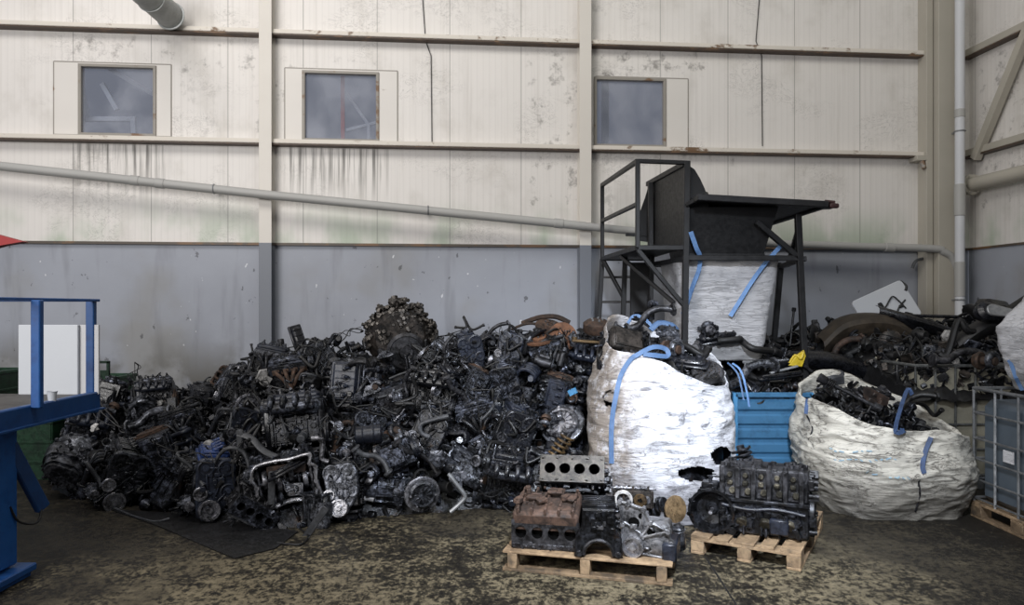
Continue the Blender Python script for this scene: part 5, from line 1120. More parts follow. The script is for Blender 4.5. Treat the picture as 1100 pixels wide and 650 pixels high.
# ------------------------------------------------------------------ floor mat and cable ends
poly = [(118, 548), (170, 566), (252, 601), (296, 590), (320, 572), (250, 556)]; m = MB(); vs = []
for x, y in poly:
    z = F*CH/(y-HY); p = P(x, y, z); vs.append((p.x, p.y))
n = len(vs); m.add([(x, y, .002) for x, y in vs]+[(x, y, .010) for x, y in vs], [tuple(range(n)), tuple(range(n, 2*n))]+[(i, (i+1) % n, n+(i+1) % n, n+i) for i in range(n)])
tag(m.build('rubber_mat', M['rubber'], smooth=0), 'dark oily rubber sheet on the floor in front of the heap', 'mat')
def floor_pt(px, py, h=.01): z = F*(CH-h)/(py-HY); return P(px, py, z)
m = MB(); m.tube([floor_pt(298, 583), floor_pt(322, 585), floor_pt(331, 576), floor_pt(322, 568)], .008, 6, 6); tag(m.build('cable', M['rubber']), 'thin black cable looped on the floor in front of the heap', 'cable')
m = MB(); m.tube([floor_pt(118, 543, .03), floor_pt(140, 553, .012), floor_pt(165, 560, .012), floor_pt(182, 557, .03)], .009, 6, 6); tag(m.build('cable', M['greyhose']), 'pale cable trailing on the floor at left end of the heap', 'cable')
M['joint'] = oily('dark_floor_joint', (.006, .006, .005), (.012, .011, .01), .4, .7, metal=0, r0=.7, r1=.9)
m = MB(); p0 = floor_pt(757, 598, .0); p1 = floor_pt(800, 665, .0); m.tube([p0+Vector((0, 0, .001)), p1+Vector((0, 0, .001))], .009, 6, 1, .15); q0 = floor_pt(700, 625, 0); q1 = floor_pt(775, 622, 0); o = m.build('trim_11', M['joint'], smooth=0); struct(o)
# ------------------------------------------------------------------ heap of engines
rd = random.Random(77); cloud = []
m = MB(); mound(m, heap_h, -6.3, 2.3, 6.0, 9.45, .22, .06, .08)
hidden = lambda p: False
while len(cloud) < 2600:
    x = rd.uniform(-5.6, 2.2); yf = lerp_list(FRONT, x); y = yf + (9.4-yf)*rd.random()**1.3 + .05; h = heap_h(x, y)
    if h < .03: continue
    cloud.append((x, y, max(.02, h-rd.uniform(.0, .24))))
tangle(m, cloud, rd, .025, .11); o = m.build('scrap_heap', TMATS()); tag(o, 'dense tangle of oily broken parts filling the long heap by the grey wall', 'scrap heap', kind='stuff')
PRO = {}
def proto(k, root): PRO[k] = [root, 0]; return root
proto('A', engine(1, cover='alu', top='alu', exh='rust', tangle=1)); proto('B', engine(2, cover='black', top='bluegrey', head='alu2', tangle=1.4)); proto('C', engine(3, cover='bluegrey', top='blue', tangle=1.2, pulmat='steel', pul=1.1))
proto('D', engine(5, cover='alu2', top='black', head='alu2', exh='iron', tangle=.8, pulmat='bright', pul=1.15)); proto('E', engine(8, cover='bluegrey', top='alu', tangle=2.2)); proto('V', engine(14, cover='bluegrey', top='bluegrey', head='alu2')); proto('N', engine(12, cover='iron', top='black', tangle=1.6))
proto('G', gearbox(21, 'alu')); proto('H', gearbox(23, 'alu2')); proto('K', bare_block(25, 'iron2', 'alu')); proto('L', cyl_head(26)); proto('Q', automatic(27)); proto('U', crankcase(28)); proto('F', flywheel('steel', 'alu2')); proto('R', flywheel('alu2', 'steel'))
CATS = {'G': 'gearbox', 'H': 'gearbox', 'K': 'engine block', 'L': 'cylinder head', 'Q': 'gearbox', 'U': 'engine block', 'F': 'flywheel', 'R': 'flywheel'}
def spawn(k, Mw, label, group, s=1.0):
    root, n = PRO[k]; o = root if n == 0 else copy_tree(root); PRO[k][1] += 1
    o.matrix_world = Mw @ Matrix.Scale(s, 4); tag(o, label, CATS.get(k, 'engine'), group); return o
HEAP = [  # kind, face, px, py, roll, yaw, scale, label
 ('H', 'B', 76, 500, 75, 20, .95, 'grey gearbox standing on end at far left of the heap'),
 ('D', 'T', 130, 508, 20, 18, .92, 'grey engine with lumpy timing cover beside the leftmost gearbox'),
 ('E', 'U', 172, 488, -20, 10, .82, 'engine lying on its back behind the pale trailing cable'),
 ('C', 'T', 227, 514, 6, 14, .92, 'engine with blue top cover and grey pulleys at the front of the heap'),
 ('U', 'T', 307, 517, -10, 8, .98, 'opened crankcase with bright gasket rim lying at the heap front'),
 ('K', 'U', 273, 550, 38, 15, .72, 'small engine block with round bores leaning by the opened crankcase'),
 ('D', 'T', 372, 524, -4, -8, .74, 'upright grey engine with two pale pulleys at the foot of the heap'),
 ('G', 'E', 412, 526, 8, 10, .62, 'small ribbed gearbox between the two-pulley engine and the clutch disc'),
 ('F', 'T', 453, 530, 0, 14, 1.05, 'large grey clutch wheel standing upright at the foot of the heap'),
 ('H', 'I', 500, 500, 30, 0, .75, 'dark gearbox right of the upright clutch wheel'),
 ('N', 'I', 545, 515, 10, 5, .85, 'black engine in deep shade left of the centre pallet'),
 ('B', 'I', 322, 455, -6, -4, 1.06, 'large engine with curved intake runners above the opened crankcase'),
 ('E', 'T', 255, 458, 20, 20, .85, 'dark engine wrapped in hoses behind the blue-topped engine'),
 ('N', 'E', 198, 462, -18, 0, .85, 'black engine between the blue-topped one and the engine on its back'),
 ('A', 'I', 100, 455, 12, 10, .85, 'dark engine under the blue platform corner, above the grey gearbox'),
 ('H', 'T', 152, 440, 40, 25, .78, 'pale ribbed gearbox in the second row at the left end'),
 ('A', 'T', 390, 470, 10, 14, .95, 'engine hung with wiring above the upright two-pulley engine'),
 ('V', 'PI', 425, 490, -25, 0, .72, 'engine with dark blue cover tipped over above the small ribbed gearbox'),
 ('N', 'T', 462, 470, 30, -10, .95, 'black engine in the dark hollow above the clutch wheel'),
 ('E', 'E', 515, 455, -15, 0, .9, 'black engine half buried in the middle of the heap'),
 ('B', 'T', 548, 462, 24, 10, .95, 'engine with blue-grey plastic cover left of the yellowish spring'),
 ('B', 'U', 375, 412, 4, -6, .95, 'engine showing its flat top cover below the summit of the heap'),
 ('A', 'E', 312, 408, -8, 6, .9, 'engine with rusty manifold right of the white plastic scrap'),
 ('D', 'I', 262, 420, 24, 4, .78, 'engine with bright pulley on the left slope of the heap'),
 ('N', 'U', 218, 432, 10, 0, .8, 'black engine low on the left slope beside the grey wall'),
 ('E', 'I', 170, 425, -6, 0, .75, 'engine on the low left shoulder of the heap'),
 ('A', 'P', 118, 428, 16, 0, .75, 'upturned engine right behind the blue platform rail'),
 ('K', 'T', 425, 425, -18, 12, .95, 'bare engine block right under the brown round gearbox'),
 ('N', 'I', 468, 425, 8, -10, .95, 'black engine right of the bare block, under the heap crest'),
 ('E', 'U', 508, 418, 30, 6, .9, 'hose-covered engine in the middle of the right crest'),
 ('A', 'T', 548, 412, -12, -12, .9, 'engine with grey timing cover near the right crest'),
 ('V', 'U', 598, 425, 15, -4, .85, 'engine with dark blue cover and bright blue label by the white bag'),
 ('H', 'E', 632, 420, 20, 0, .85, 'black gearbox squeezed against the left side of the white bag'),
 ('Q', 'T', 429, 361, 8, 6, 1.42, 'big round brownish gearbox on the summit of the heap'),
 ('N', 'T', 345, 388, -30, 10, .82, 'black engine on the left crest next to the summit'),
 ('B', 'E', 290, 392, 12, 0, .8, 'black engine at the top of the left crest'),
 ('A', 'U', 248, 410, 34, 0, .7, 'broken engine where the left crest meets the wall'),
 ('V', 'T', 503, 380, -10, 10, .85, 'engine with dark blue cover at the crest right of the summit'),
 ('E', 'T', 548, 378, 18, -8, .85, 'engine bristling with hoses at the crest beside the rusty discs'),
 ('N', 'E', 590, 385, -20, 0, .85, 'black engine below the rusty brake discs'),
 ('A', 'I', 630, 385, 10, 0, .85, 'dark engine below the rusty drum by the white bag'),
 ('D', 'E', 470, 385, 40, 0, .7, 'engine wedged under the right flank of the round gearbox'),
 ('L', 'T', 335, 495, 10, 10, .62, 'cylinder head with bright valves above the opened crankcase'),
 ('L', 'U', 420, 458, -50, 0, .8, 'cylinder head standing askew in the heap middle'),
 ('L', 'T', 520, 490, 62, 0, .75, 'cylinder head on end in the dark hollow'),
 ('R', 'T', 605, 457, -24, 20, 1.45, 'silver clutch disc tilted upwards above the yellowish spring'),
 ('G', 'T', 572, 448, 0, 40, .62, 'dark gearbox behind the tilted silver clutch disc'),
 ('N', 'B', 600, 498, -8, 0, .7, 'black engine behind the four-bore block'),
 ('E', 'T', 630, 478, 14, -20, .68, 'engine with grey pipes pressed against the foot of the white bag'),
 ('G', 'P', 180, 520, 30, 0, .62, 'low gearbox lying flat between grey engine and blue-topped engine'),
 ('H', 'P', 340, 555, 0, 0, .55, 'gearbox lying low between the crankcase and the two-pulley engine'),
]
rj = random.Random(5)
for k, face, px, py, roll, yaw, s, lab in HEAP:
    p = ray_heap(px, py, heap_h); d = (p-Vector((0, 0, CH))).normalized(); c = p + d*(.10 if py < 480 else (.02 if px > 140 else -.10))
    if py > 480 and k not in 'FR': s *= 1.12
    if k == 'Q': c = P(px, py, 8.40)
    if k == 'U': c = p - d*.10
    if k in 'FR': c = p - d*.10
    low = .22*s if k not in 'FRL' else .15*s
    c.z = max(c.z, low); az = math.atan2(-c.x, c.y)
    Mw = TR(c) @ RZ(az*.6) @ RX(R(rj.uniform(-12, 4))) @ RY(R(roll)) @ RZ(R(yaw)) @ (AX[face])
    if k == 'R': Mw = TR(c) @ RZ(R(-25)) @ RX(R(-38)) @ RY(R(10))
    spawn(k, Mw, lab, 'scrap engines in the heap', s)
lbm = MB(); lbm.box((0, 0, 0), (.09, .012, .06), .003); put(lbm.build('blue_label', M['tagblue']), TR(P(615, 421, ray_heap(615, 421, heap_h).y-.42)) @ RY(R(-25)), 'bright blue plastic tag on the engine beside the white bag', 'tag')
# ------------------------------------------------------------------ loose pieces picked out by the photograph
def loose(o, px, py, lab, cat, rot=(0, 0, 0), lift=.12, s=1.0, H=None, group=None, z=None):
    p = ray_heap(px, py, H or heap_h); d = (p-Vector((0, 0, CH))).normalized(); c = p - d*lift if z is None else P(px, py, z)
    o.matrix_world = TR(c) @ Euler([R(a) for a in rot]).to_matrix().to_4x4() @ Matrix.Scale(s, 4); return tag(o, lab, cat, group)
rs = random.Random(13)
loose(sp_plastic(rs, 'white', 1.0), 277, 415, 'torn piece of white plastic on the left slope of the heap', 'plastic scrap', (0, 12, 40), .22)
loose(sp_pulley(rs, .13), 267, 437, 'round grey pulley lying on the left slope below the white plastic', 'pulley', (-10, 0, 30), .26)
loose(sp_pipe(rs, 'alu2', .04), 160, 456, 'curved silver pipe lying over the left end of the heap', 'pipe', (0, -8, 5), .30, 1.0)
loose(sp_plastic(rs, 'white', .45), 99, 461, 'small white plastic cap at the left end, above the grey gearbox', 'plastic scrap', (0, 40, 0), .3)
loose(sp_plastic(rs, 'white', .40), 136, 489, 'small white plastic cap on the lumpy grey engine', 'plastic scrap', (0, 80, 0), .34)
m = MB(); m.cyl((0, .03, 0), (0, -.03, 0), .045, n=18, b=.01); loose(m.build('round_cap', M['white']), 224, 478, 'round white cap on top of the blue-topped engine', 'cap', (0, 0, 0), .34)
m = MB(); m.tube([(-.16, 0, -.12), (-.08, -.02, .02), (.02, -.03, .08), (.12, 0, .03), (.17, .0, -.1)], .017, 9, 6); loose(m.build('rubber_hose', M['greyhose']), 247, 490, 'pale blue-grey hose arching over the right of the blue-topped engine', 'hose', (0, 0, 0), .42)
m = MB(); m.tube([(-.06, 0, .11), (.03, 0, .10), (.04, 0, .02), (.03, 0, -.07), (.09, 0, -.10)], .020, 9, 5); loose(m.build('coolant_pipe', M['steel']), 342, 484, 'short bright angled pipe above the opened crankcase', 'pipe', (0, 0, 0), .30)
m = MB(); m.tube([(-.22, 0, .10), (-.10, 0, .06), (.02, -.02, -.05), (.2, 0, -.14)], .03, 9, 6, .5); m.box((-.2, 0, .05), (.06, .04, .18), .012); loose(m.build('bracket_arm', M['greyhose']), 282, 478, 'long grey bracket arm lying between blue-topped engine and intake engine', 'bracket', (0, 0, 0), .36)
m = MB(); m.cyl((-.12, 0, 0), (.12, 0, 0), .085, n=22, b=.012); m.ring(.086, .008, TR((-.05, 0, 0)) @ RY(PI/2), 22, 6); m.ring(.086, .008, TR((.05, 0, 0)) @ RY(PI/2), 22, 6); loose(m.build('canister', M['bluegrey']), 396, 467, 'dark ribbed canister in the middle of the heap', 'canister', (0, -4, 8), .34)
for px, py, rot, lab in ((482, 514, (0, 70, 0), 'crumpled silver casting fragment leaning by the clutch wheel'), (476, 500, (0, -60, 20), 'jagged silver casting fragment above the clutch wheel')):
    loose(sp_plastic(rs, 'alu2', .9), px, py, lab, 'metal scrap', rot, .25)
m = MB(); m.tube([(-.02, 0, .15), (.06, 0, .05), (.13, 0, -.05), (.08, 0, -.12), (.0, 0, -.19)], .018, 8, 5); loose(m.build('release_fork', M['galv']), 484, 527, 'bent grey fork standing right of the clutch wheel', 'bracket', (0, 0, 0), .30)
loose(sp_pipe(rs, 'greyhose', .03), 395, 497, 'thick pale elbow pipe above the two-pulley engine', 'pipe', (0, 50, 10), .32, .8)
m = MB(); m.tube([(.14, 0, .08), (-.02, 0, .04), (-.12, 0, .0), (-.12, 0, -.08), (-.04, 0, -.12)], .024, 9, 5); loose(m.build('rubber_hose', M['greyhose']), 466, 456, 'grey hooked hose in the dark hollow of the heap', 'hose', (0, 0, 0), .30)
m = MB(); m.tube([(-.35, 0, .03), (-.15, 0, .10), (.05, 0, .08), (.2, 0, -.05), (.28, 0, -.14), (.36, 0, -.10)], .012, 8, 6); loose(m.build('brake_line', M['greyhose']), 455, 410, 'long thin grey pipe bent across the heap below the summit', 'pipe', (0, 0, 0), .30)
loose(spring(.06, .24, .012, 5, 'gold'), 602, 480, 'yellowish coil spring below the silver clutch disc', 'spring', (0, 35, 0), .40)
for px, py, rx, rz, lab in ((590, 352, 62, 20, 'rusty brake disc on top of the right crest'), (604, 362, 10, 10, 'rusty brake disc facing forward below the topmost disc'), (580, 366, 70, -30, 'rusty brake disc lying flat left of the topmost disc')):
    loose(sp_disc(rs, 'orange' if py != 352 else 'rust', .165), px, py, lab, 'brake disc', (-rx, 0, rz), .12, 1.0, None, 'rusty brake discs', 8.3 if py == 352 else 8.15)
m = MB(); m.tube([(-.3, 0, -.03), (-.1, 0, .04), (.1, 0, .05), (.26, 0, -.02)], .03, 9, 5); loose(m.build('exhaust_pipe', M['rust']), 588, 345, 'rusty curved pipe over the topmost brake disc', 'pipe', (0, 0, -10), .1, 1.0, None, None, 8.45)
m = MB(); m.tube([(-.25, 0, -.08), (-.05, 0, .04), (.10, 0, .08), (.24, 0, .06)], .016, 8, 5); loose(m.build('exhaust_pipe', M['rust']), 560, 355, 'thin rusty pipe sloping up to the brake discs', 'pipe', (0, 0, 0), .1, 1.0, None, None, 8.4)
rdm = empty('brake_drum'); m = MB(); m.lathe([(.05, -.06), (.13, -.055), (.15, -.03), (.15, .05), (.11, .08), (.05, .085), (.001, .085)], None, 26); m.build('drum', M['rust'], rdm); m = MB(); m.bolts([(.06*math.cos(k*PI/2.5), 0, .06*math.sin(k*PI/2.5)) for k in range(5)], .012, .02, TR((0, 0, .085)) @ RX(-PI/2)); m.build('studs', M['galv'], rdm)
loose(rdm, 641, 352, 'rusty round drum beside the top left corner of the white bag', 'brake drum', (15, 0, 0), .1, 1.0, None, None, 7.9)
m = MB(); m.box((0, 0, 0), (.36, .07, .03), .008); m.cyl((-.15, 0, 0), (-.15, 0, .04), .03, n=12); loose(m.build('steel_lever', M['gold']), 632, 367, 'pale flat lever under the rusty drum', 'lever', (0, 4, 0), .1, 1.0, None, None, 7.85)
m = MB(); m.box((0, 0, 0), (.06, .02, .34), .004); loose(m.build('steel_strip', M['greyhose']), 338, 563, 'short grey flat bar leaning at the heap foot', 'metal bar', (0, 35, 0), .26)
# ------------------------------------------------------------------ countless small pieces: every one its own object
KINDS = [('hose', lambda: sp_hose(rs), 'short black rubber hose lying loose on the engine heap', 'loose hoses on the heap', 'hose', 20),
 ('loom', lambda: sp_cable(rs), 'cut black wiring loom lying loose on the engine heap', 'loose wiring on the heap', 'wiring', 18),
 ('brk', lambda: sp_bracket(rs, 'alu2'), 'small grey mounting bracket lying loose on the engine heap', 'loose brackets on the heap', 'bracket', 22),
 ('alt', lambda: sp_alt(rs), 'small round alternator lying loose on the engine heap', 'loose alternators on the heap', 'alternator', 10),
 ('sta', lambda: sp_starter(rs), 'dark starter motor lying loose on the engine heap', 'loose starter motors on the heap', 'starter motor', 8),
 ('cov', lambda: sp_cover(rs), 'black ribbed valve cover lying loose on the engine heap', 'loose valve covers on the heap', 'cover', 8),
 ('tur', lambda: sp_turbo(rs), 'snail-shaped turbocharger lying loose on the engine heap', 'loose turbochargers on the heap', 'turbocharger', 6),
 ('plt', lambda: sp_plate(rs), 'grey cover plate lying loose on the engine heap', 'loose plates on the heap', 'cover plate', 18),
 ('pip', lambda: sp_pipe(rs, 'iron2'), 'dark bent pipe lying loose on the engine heap', 'loose pipes on the heap', 'pipe', 14),
 ('pul', lambda: sp_pulley(rs, .06), 'small belt pulley lying loose on the engine heap', 'loose pulleys on the heap', 'pulley', 8)]
for key, mk, lab, grp, cat, n in KINDS:
    src = mk()
    for i in range(n):
        o = src if i == 0 else copy_tree(src)
        while True:
            px = rs.uniform(60, 645); py = rs.uniform(350, 350+rs.uniform(90, 205)); p = ray_heap(px, py, heap_h)
            if p.z > .12 and p.y < 9.0 and abs(heap_h(p.x, p.y)-p.z) < .15: break
        d = (p-Vector((0, 0, CH))).normalized(); c = p - d*rs.uniform(.10, .26)
        o.matrix_world = TR(c) @ Euler((rs.uniform(-1, 1), rs.uniform(-1.5, 1.5), rs.uniform(-1.2, 1.2))).to_matrix().to_4x4() @ Matrix.Scale(rs.uniform(.7, 1.1), 4); tag(o, lab, cat, grp)
# ------------------------------------------------------------------ what the bags hold
rb_ = random.Random(31)
def load(name, C, rad, rim, lab, n, smin, smax, dome=.16, drop=.12):
    m = MB(); N = 28
    def H(x, y):
        r = math.hypot(x-C[0], y-C[1]); th = math.atan2(y-C[1], x-C[0]); return rim(th)*min(1, r/rad)+ (rim(PI/2)+rim(0)+rim(PI)+rim(-PI/2))/4*(1-min(1, r/rad)) - drop + dome*(1-(r/rad)**2)
    vs = [(C[0], C[1], H(C[0], C[1])-.08)]; fs = []
    for j in range(1, 9):
        for k in range(N):
            t = 2*PI*k/N; r = rad*j/8; x, y = C[0]+r*math.cos(t), C[1]+r*math.sin(t); vs.append((x, y, H(x, y)-.08+.04*rnoise(x, y, 0, 7)))
    for k in range(N): fs.append((0, 1+k, 1+(k+1) % N))
    for j in range(7):
        for k in range(N): fs.append((1+j*N+k, 1+j*N+(k+1) % N, 1+(j+1)*N+(k+1) % N, 1+(j+1)*N+k))
    # skirt so the load fills the sack below its top
    b = len(vs); vs += [(C[0]+rad*.97*math.cos(2*PI*k/N), C[1]+rad*.97*math.sin(2*PI*k/N), .12) for k in range(N)]
    for k in range(N): fs.append((1+7*N+k, 1+7*N+(k+1) % N, b+(k+1) % N, b+k))
    m.add(vs, fs); pts = []
    for _ in range(n):
        r = rad*.93*math.sqrt(rb_.random()); t = rb_.uniform(0, 2*PI); x, y = C[0]+r*math.cos(t), C[1]+r*math.sin(t); pts.append((x, y, H(x, y)-.05+rb_.uniform(-.03, .05)))
    tangle(m, pts, rb_, smin, smax); return tag(m.build(name, [M['iron'], M['rubber'], M['iron2'], M['alu']]), lab, 'scrap load', kind='stuff'), H
o, HA = load('scrap_load', A_C, .60, rimA, 'loose oily black parts filling the tall white bag', 260, .03, .09, .12, .10)
o, HBg = load('scrap_load', B_C, .66, rimB, 'loose dark scrap filling the broad beige bag', 260, .03, .09, .08, .10)
def inbag(o, C, H, dx, dy, dz, rot, lab, cat, s=1.0, grp=None): x, y = C[0]+dx, C[1]+dy; o.matrix_world = TR((x, y, H(x, y)+dz)) @ Euler([R(a) for a in rot]).to_matrix().to_4x4() @ Matrix.Scale(s, 4); return tag(o, lab, cat, grp)
m = MB(); m.box((0, 0, 0), (.34, .10, .24), .03); m.box((0, -.055, 0), (.28, .02, .18), .008); inbag(m.build('gear_cover', M['brown2']), A_C, HA, -.32, -.05, .06, (-28, 12, 14), 'flat brownish cover plate sticking up at left inside the white bag', 'cover plate')
of = empty('filter_canister'); m = MB(); m.cyl((0, .10, 0), (0, -.08, 0), .13, .15, n=26, b=.02); m.build('can', M['iron2'], of); m = MB()
for r_, n_ in ((.03, 6), (.065, 12), (.10, 18)):
    for k in range(n_): m.cyl((r_*math.cos(2*PI*k/n_), -.078, r_*math.sin(2*PI*k/n_)), (r_*math.cos(2*PI*k/n_), -.088, r_*math.sin(2*PI*k/n_)), .007, n=6)
m.build('perforated_end', M['brown2'], of); inbag(of, A_C, HA, .38, -.28, .06, (-48, 10, -14), 'round drum with perforated end at right inside the white bag', 'canister')
inbag(sp_alt(rb_), A_C, HA, .12, .10, .10, (20, 30, 0), 'alternator near the middle inside the white bag', 'alternator', 1.5)
inbag(sp_turbo(rb_), A_C, HA, .10, -.15, .08, (0, 30, 40), 'dark turbocharger among the parts in the white bag', 'turbocharger', 1.2)
inbag(sp_hose(rb_, 'rubber', .035, .5), A_C, HA, .25, .0, .10, (0, 10, 20), 'thick black hose curving over the parts in the white bag', 'hose')
inbag(sp_cover(rb_), A_C, HA, .22, -.22, .05, (20, 5, -30), 'black valve cover lying in the white bag beside the perforated drum', 'cover')
inbag(sp_pipe(rb_, 'iron2', .03), A_C, HA, -.05, .22, .12, (0, -10, 10), 'dark pipe standing up at the back of the white bag', 'pipe', 1.1)
inbag(sp_bracket(rb_, 'alu'), A_C, HA, -.12, .28, .14, (0, 0, 20), 'angular grey bracket at the back rim of the white bag', 'bracket', 1.8)
inbag(sp_starter(rb_), A_C, HA, .42, .20, .06, (0, 20, 60), 'starter motor at the back right inside the white bag', 'starter motor', 1.2)
m = MB(); m.tube([(-.12, 0, 0), (-.02, .02, .07), (.1, 0, .05), (.16, 0, 0)], .03, 8, 5, .35); inbag(m.build('webbing_loop', M['strap']), A_C, HA, .06, .16, .14, (0, 0, 10), 'loose blue webbing loop on the parts in the white bag', 'strap')
inbag(sp_rod(rb_, .62, .02), B_C, HBg, -.34, -.12, .14, (0, 28, -20), 'pale metal rod sticking out of the left of the beige bag', 'rod')
inbag(sp_pipe(rb_, 'rubber', .028), B_C, HBg, .30, -.05, .10, (0, -10, -10), 'black bent pipe at the right inside the beige bag', 'pipe', 1.0)
inbag(sp_cover(rb_, 'iron2'), B_C, HBg, .0, .10, .08, (25, 5, 15), 'dark cover lying in the middle of the beige bag', 'cover')
inbag(sp_plate(rb_, 'brown'), B_C, HBg, -.10, -.10, .09, (10, 20, 15), 'brown plate lying in the beige bag', 'cover plate', 1.6)
inbag(sp_bracket(rb_, 'alu'), B_C, HBg, .08, -.25, .08, (0, 40, 20), 'grey bracket near the front rim of the beige bag', 'bracket', 1.4)
inbag(sp_hose(rb_, 'rubber', .02), B_C, HBg, .42, .08, .10, (0, 0, -20), 'black hose by the right rim of the beige bag', 'hose')
# ------------------------------------------------------------------ heap at the right, behind the bags and the blue box
CR = [((a-CX)/F*9.2, CH+(HY-b)/F*9.2) for a, b in [(780, 352), (830, 368), (875, 362), (900, 348), (960, 345), (1000, 352), (1040, 352), (1060, 338), (1095, 326), (1140, 326)]]
def right_h(x, y):
    hc = lerp_list(CR, x)
    yf = 8.35 if x < 4.1 else 7.45
    if y < yf or x < 2.3: return 0
    t = min(1, (y-yf)/(9.2-yf)); base = .92 if x < 4.1 else 1.12
    return base+(hc-base)*t**.8
m = MB(); mound(m, right_h, 2.3, 6.4, 7.45, 10.1, .16, .06, .10); cloud = []
rd = random.Random(90)
while len(cloud) < 1500:
    x = rd.uniform(2.4, 6.2); y = rd.uniform(7.5, 9.8); h = right_h(x, y)
    if h > .1: cloud.append((x, y, h-rd.uniform(-.02, .2)))
tangle(m, cloud, rd, .03, .14); tag(m.build('scrap_heap', [M['rubber'], M['black'], M['iron'], M['brown2']]), 'dark heap of broken car parts in the right corner', 'scrap heap', kind='stuff')
# load of the blue box
m = MB(); cloud = [(2.74+rd.uniform(-.36, .36), 7.98+rd.uniform(-.31, .31), .95+rd.uniform(-.05, .10)) for _ in range(120)]; m.box((2.74, 7.98, .80), (.74, .66, .2)); tangle(m, cloud, rd, .04, .12); tag(m.build('scrap_load', [M['rubber'], M['black'], M['iron'], M['alu']]), 'dark scrap filling the blue corrugated box', 'scrap load', kind='stuff')
def atR(o, px, py, z, rot, lab, cat, s=1.0, grp=None): o.matrix_world = TR(P(px, py, z)) @ Euler([R(a) for a in rot]).to_matrix().to_4x4() @ Matrix.Scale(s, 4); return tag(o, lab, cat, grp)
def shell(name, mat, pts, w, th=.012, bulge=.15, parent=None):   # curved bumper-like sheet along a path
    p = spline(pts, 5); n = len(p); m = MB(); rows = 6; vs = []
    for s in (0, 1):
        for q in p:
            for j in range(rows): t = j/(rows-1)-.5; vs.append((q.x, q.y - bulge*(1-4*t*t) + s*th, q.z+t*w))
    N = n*rows
    for s in (0, 1):
        for i in range(n-1):
            for j in range(rows-1): a_ = s*N+i*rows+j; m.f.append([a_, a_+1, a_+rows+1, a_+rows]); m.mi.append(0)
    for i in range(n-1):
        for j in (0, rows-1): a_ = i*rows+j; m.f.append([a_, a_+rows, N+a_+rows, N+a_]); m.mi.append(0)
    for i in (0, n-1):
        for j in range(rows-1): a_ = i*rows+j; m.f.append([a_, a_+1, N+a_+1, N+a_]); m.mi.append(0)
    m.v = [Vector(v) for v in vs]; return m.build(name, M[mat], parent)
M['brownsheet'] = oily('dusty_brown_plastic', (.022, .016, .010), (.06, .045, .03), .4, .65, scale=5, metal=0, r0=.5, r1=.8, bump=.1)
o = shell('wheel_arch_liner', 'brownsheet', [(-.55, 0, -.16), (-.3, -.05, .05), (0, -.08, .12), (.35, -.05, .10), (.62, 0, -.08), (.75, .05, -.22)], .34, .012, .18); atR(o, 925, 362, 9.0, (-22, 0, 0), 'dusty brown curved liner on top of the right-hand heap', 'car body part')
o = shell('bumper', 'black', [(-.6, 0, -.05), (-.3, -.1, .0), (.1, -.12, .03), (.6, -.05, -.02)], .22, .012, .1); atR(o, 880, 392, 8.5, (-15, 8, 5), 'black plastic bumper low in the right heap, beside the hopper leg', 'car body part')
o = shell('bumper', 'black', [(-.5, 0, .15), (-.2, -.1, .05), (.15, -.12, -.03), (.55, -.05, -.12)], .18, .012, .1); atR(o, 985, 352, 9.0, (-18, 6, 0), 'black bumper behind the brown liner, near the corner column', 'car body part')
o = shell('bumper', 'rubber', [(-.5, 0, -.12), (-.2, -.1, .0), (.15, -.12, .08), (.5, -.05, .2)], .2, .012, .1); atR(o, 1068, 352, 8.0, (-20, -12, 0), 'black bumper rising at the far right over the cut-open tank', 'car body part')
hl = empty('headlamp'); m = MB(); m.prism(circles_hull([(-.12, 0, .08), (.12, .04, .05)], 16), .10, None, .03); m.build('housing', M['black'], hl); m = MB(); m.prism(circles_hull([(-.10, 0, .05), (.10, .035, .03)], 16), .02, None, .006, -.10); m.build('lens', M['galv'], hl); atR(hl, 1072, 342, 7.8, (-20, 20, -10), 'grey-lensed headlamp at the top of the far right heap', 'headlamp', 1.3)
hl2 = empty('mirror_shell'); m = MB(); m.prism(circles_hull([(-.08, 0, .07), (.08, .02, .06)], 16), .10, None, .04); m.build('shell', M['black'], hl2); m = MB(); m.cyl((.12, -.02, -.02), (.22, 0, -.06), .03, n=10, b=.006); m.build('foot', M['rubber'], hl2); atR(hl2, 1062, 333, 8.1, (0, 10, 20), 'black mirror shell on the peak at the far right', 'mirror', 1.5)
# white lid with cables against the wall
wl = empty('appliance_lid'); m = MB(); m.prism([(x, z) for x, z in offset_poly(hull2([p for c in ((-.36, -.24), (.36, -.24), (.36, .24), (-.36, .24)) for p in circ(c[0], c[1], .06, 12)]), 0)], .06, None, .012); m.build('panel', M['boardwhite'], wl)
m = MB(); m.tube([(-.08, -.07, .06), (-.05, -.08, .10), (-.03, -.08, .02), (.14, -.09, .12), (.20, -.08, .02), (.24, -.07, -.12)], .011, 6, 5); m.tube([(-.02, -.07, -.24), (.06, -.08, -.14), (.16, -.08, -.06), (.30, -.07, .0)], .011, 6, 5); m.box((-.07, -.07, .07), (.05, .03, .09), .008); m.box((.20, -.07, -.06), (.07, .03, .05), .008); m.tube([(.40, -.03, .28), (.43, -.05, .18), (.38, -.06, .12)], .022, 7, 4); m.build('wiring', M['rubber'], wl)
atR(wl, 951, 332, 9.35, (-16, -24, 2), 'white rounded panel with black cables leaning on top of right heap', 'panel', .86)
m = MB(); m.cyl((-.42, 0, 0), (.42, 0, 0), .022, n=10, b=.004); atR(m.build('steel_rod', M['black']), 992, 339.5, 8.9, (0, 1.5, 0), 'black rod jutting sideways from the right heap before the downpipe', 'rod')
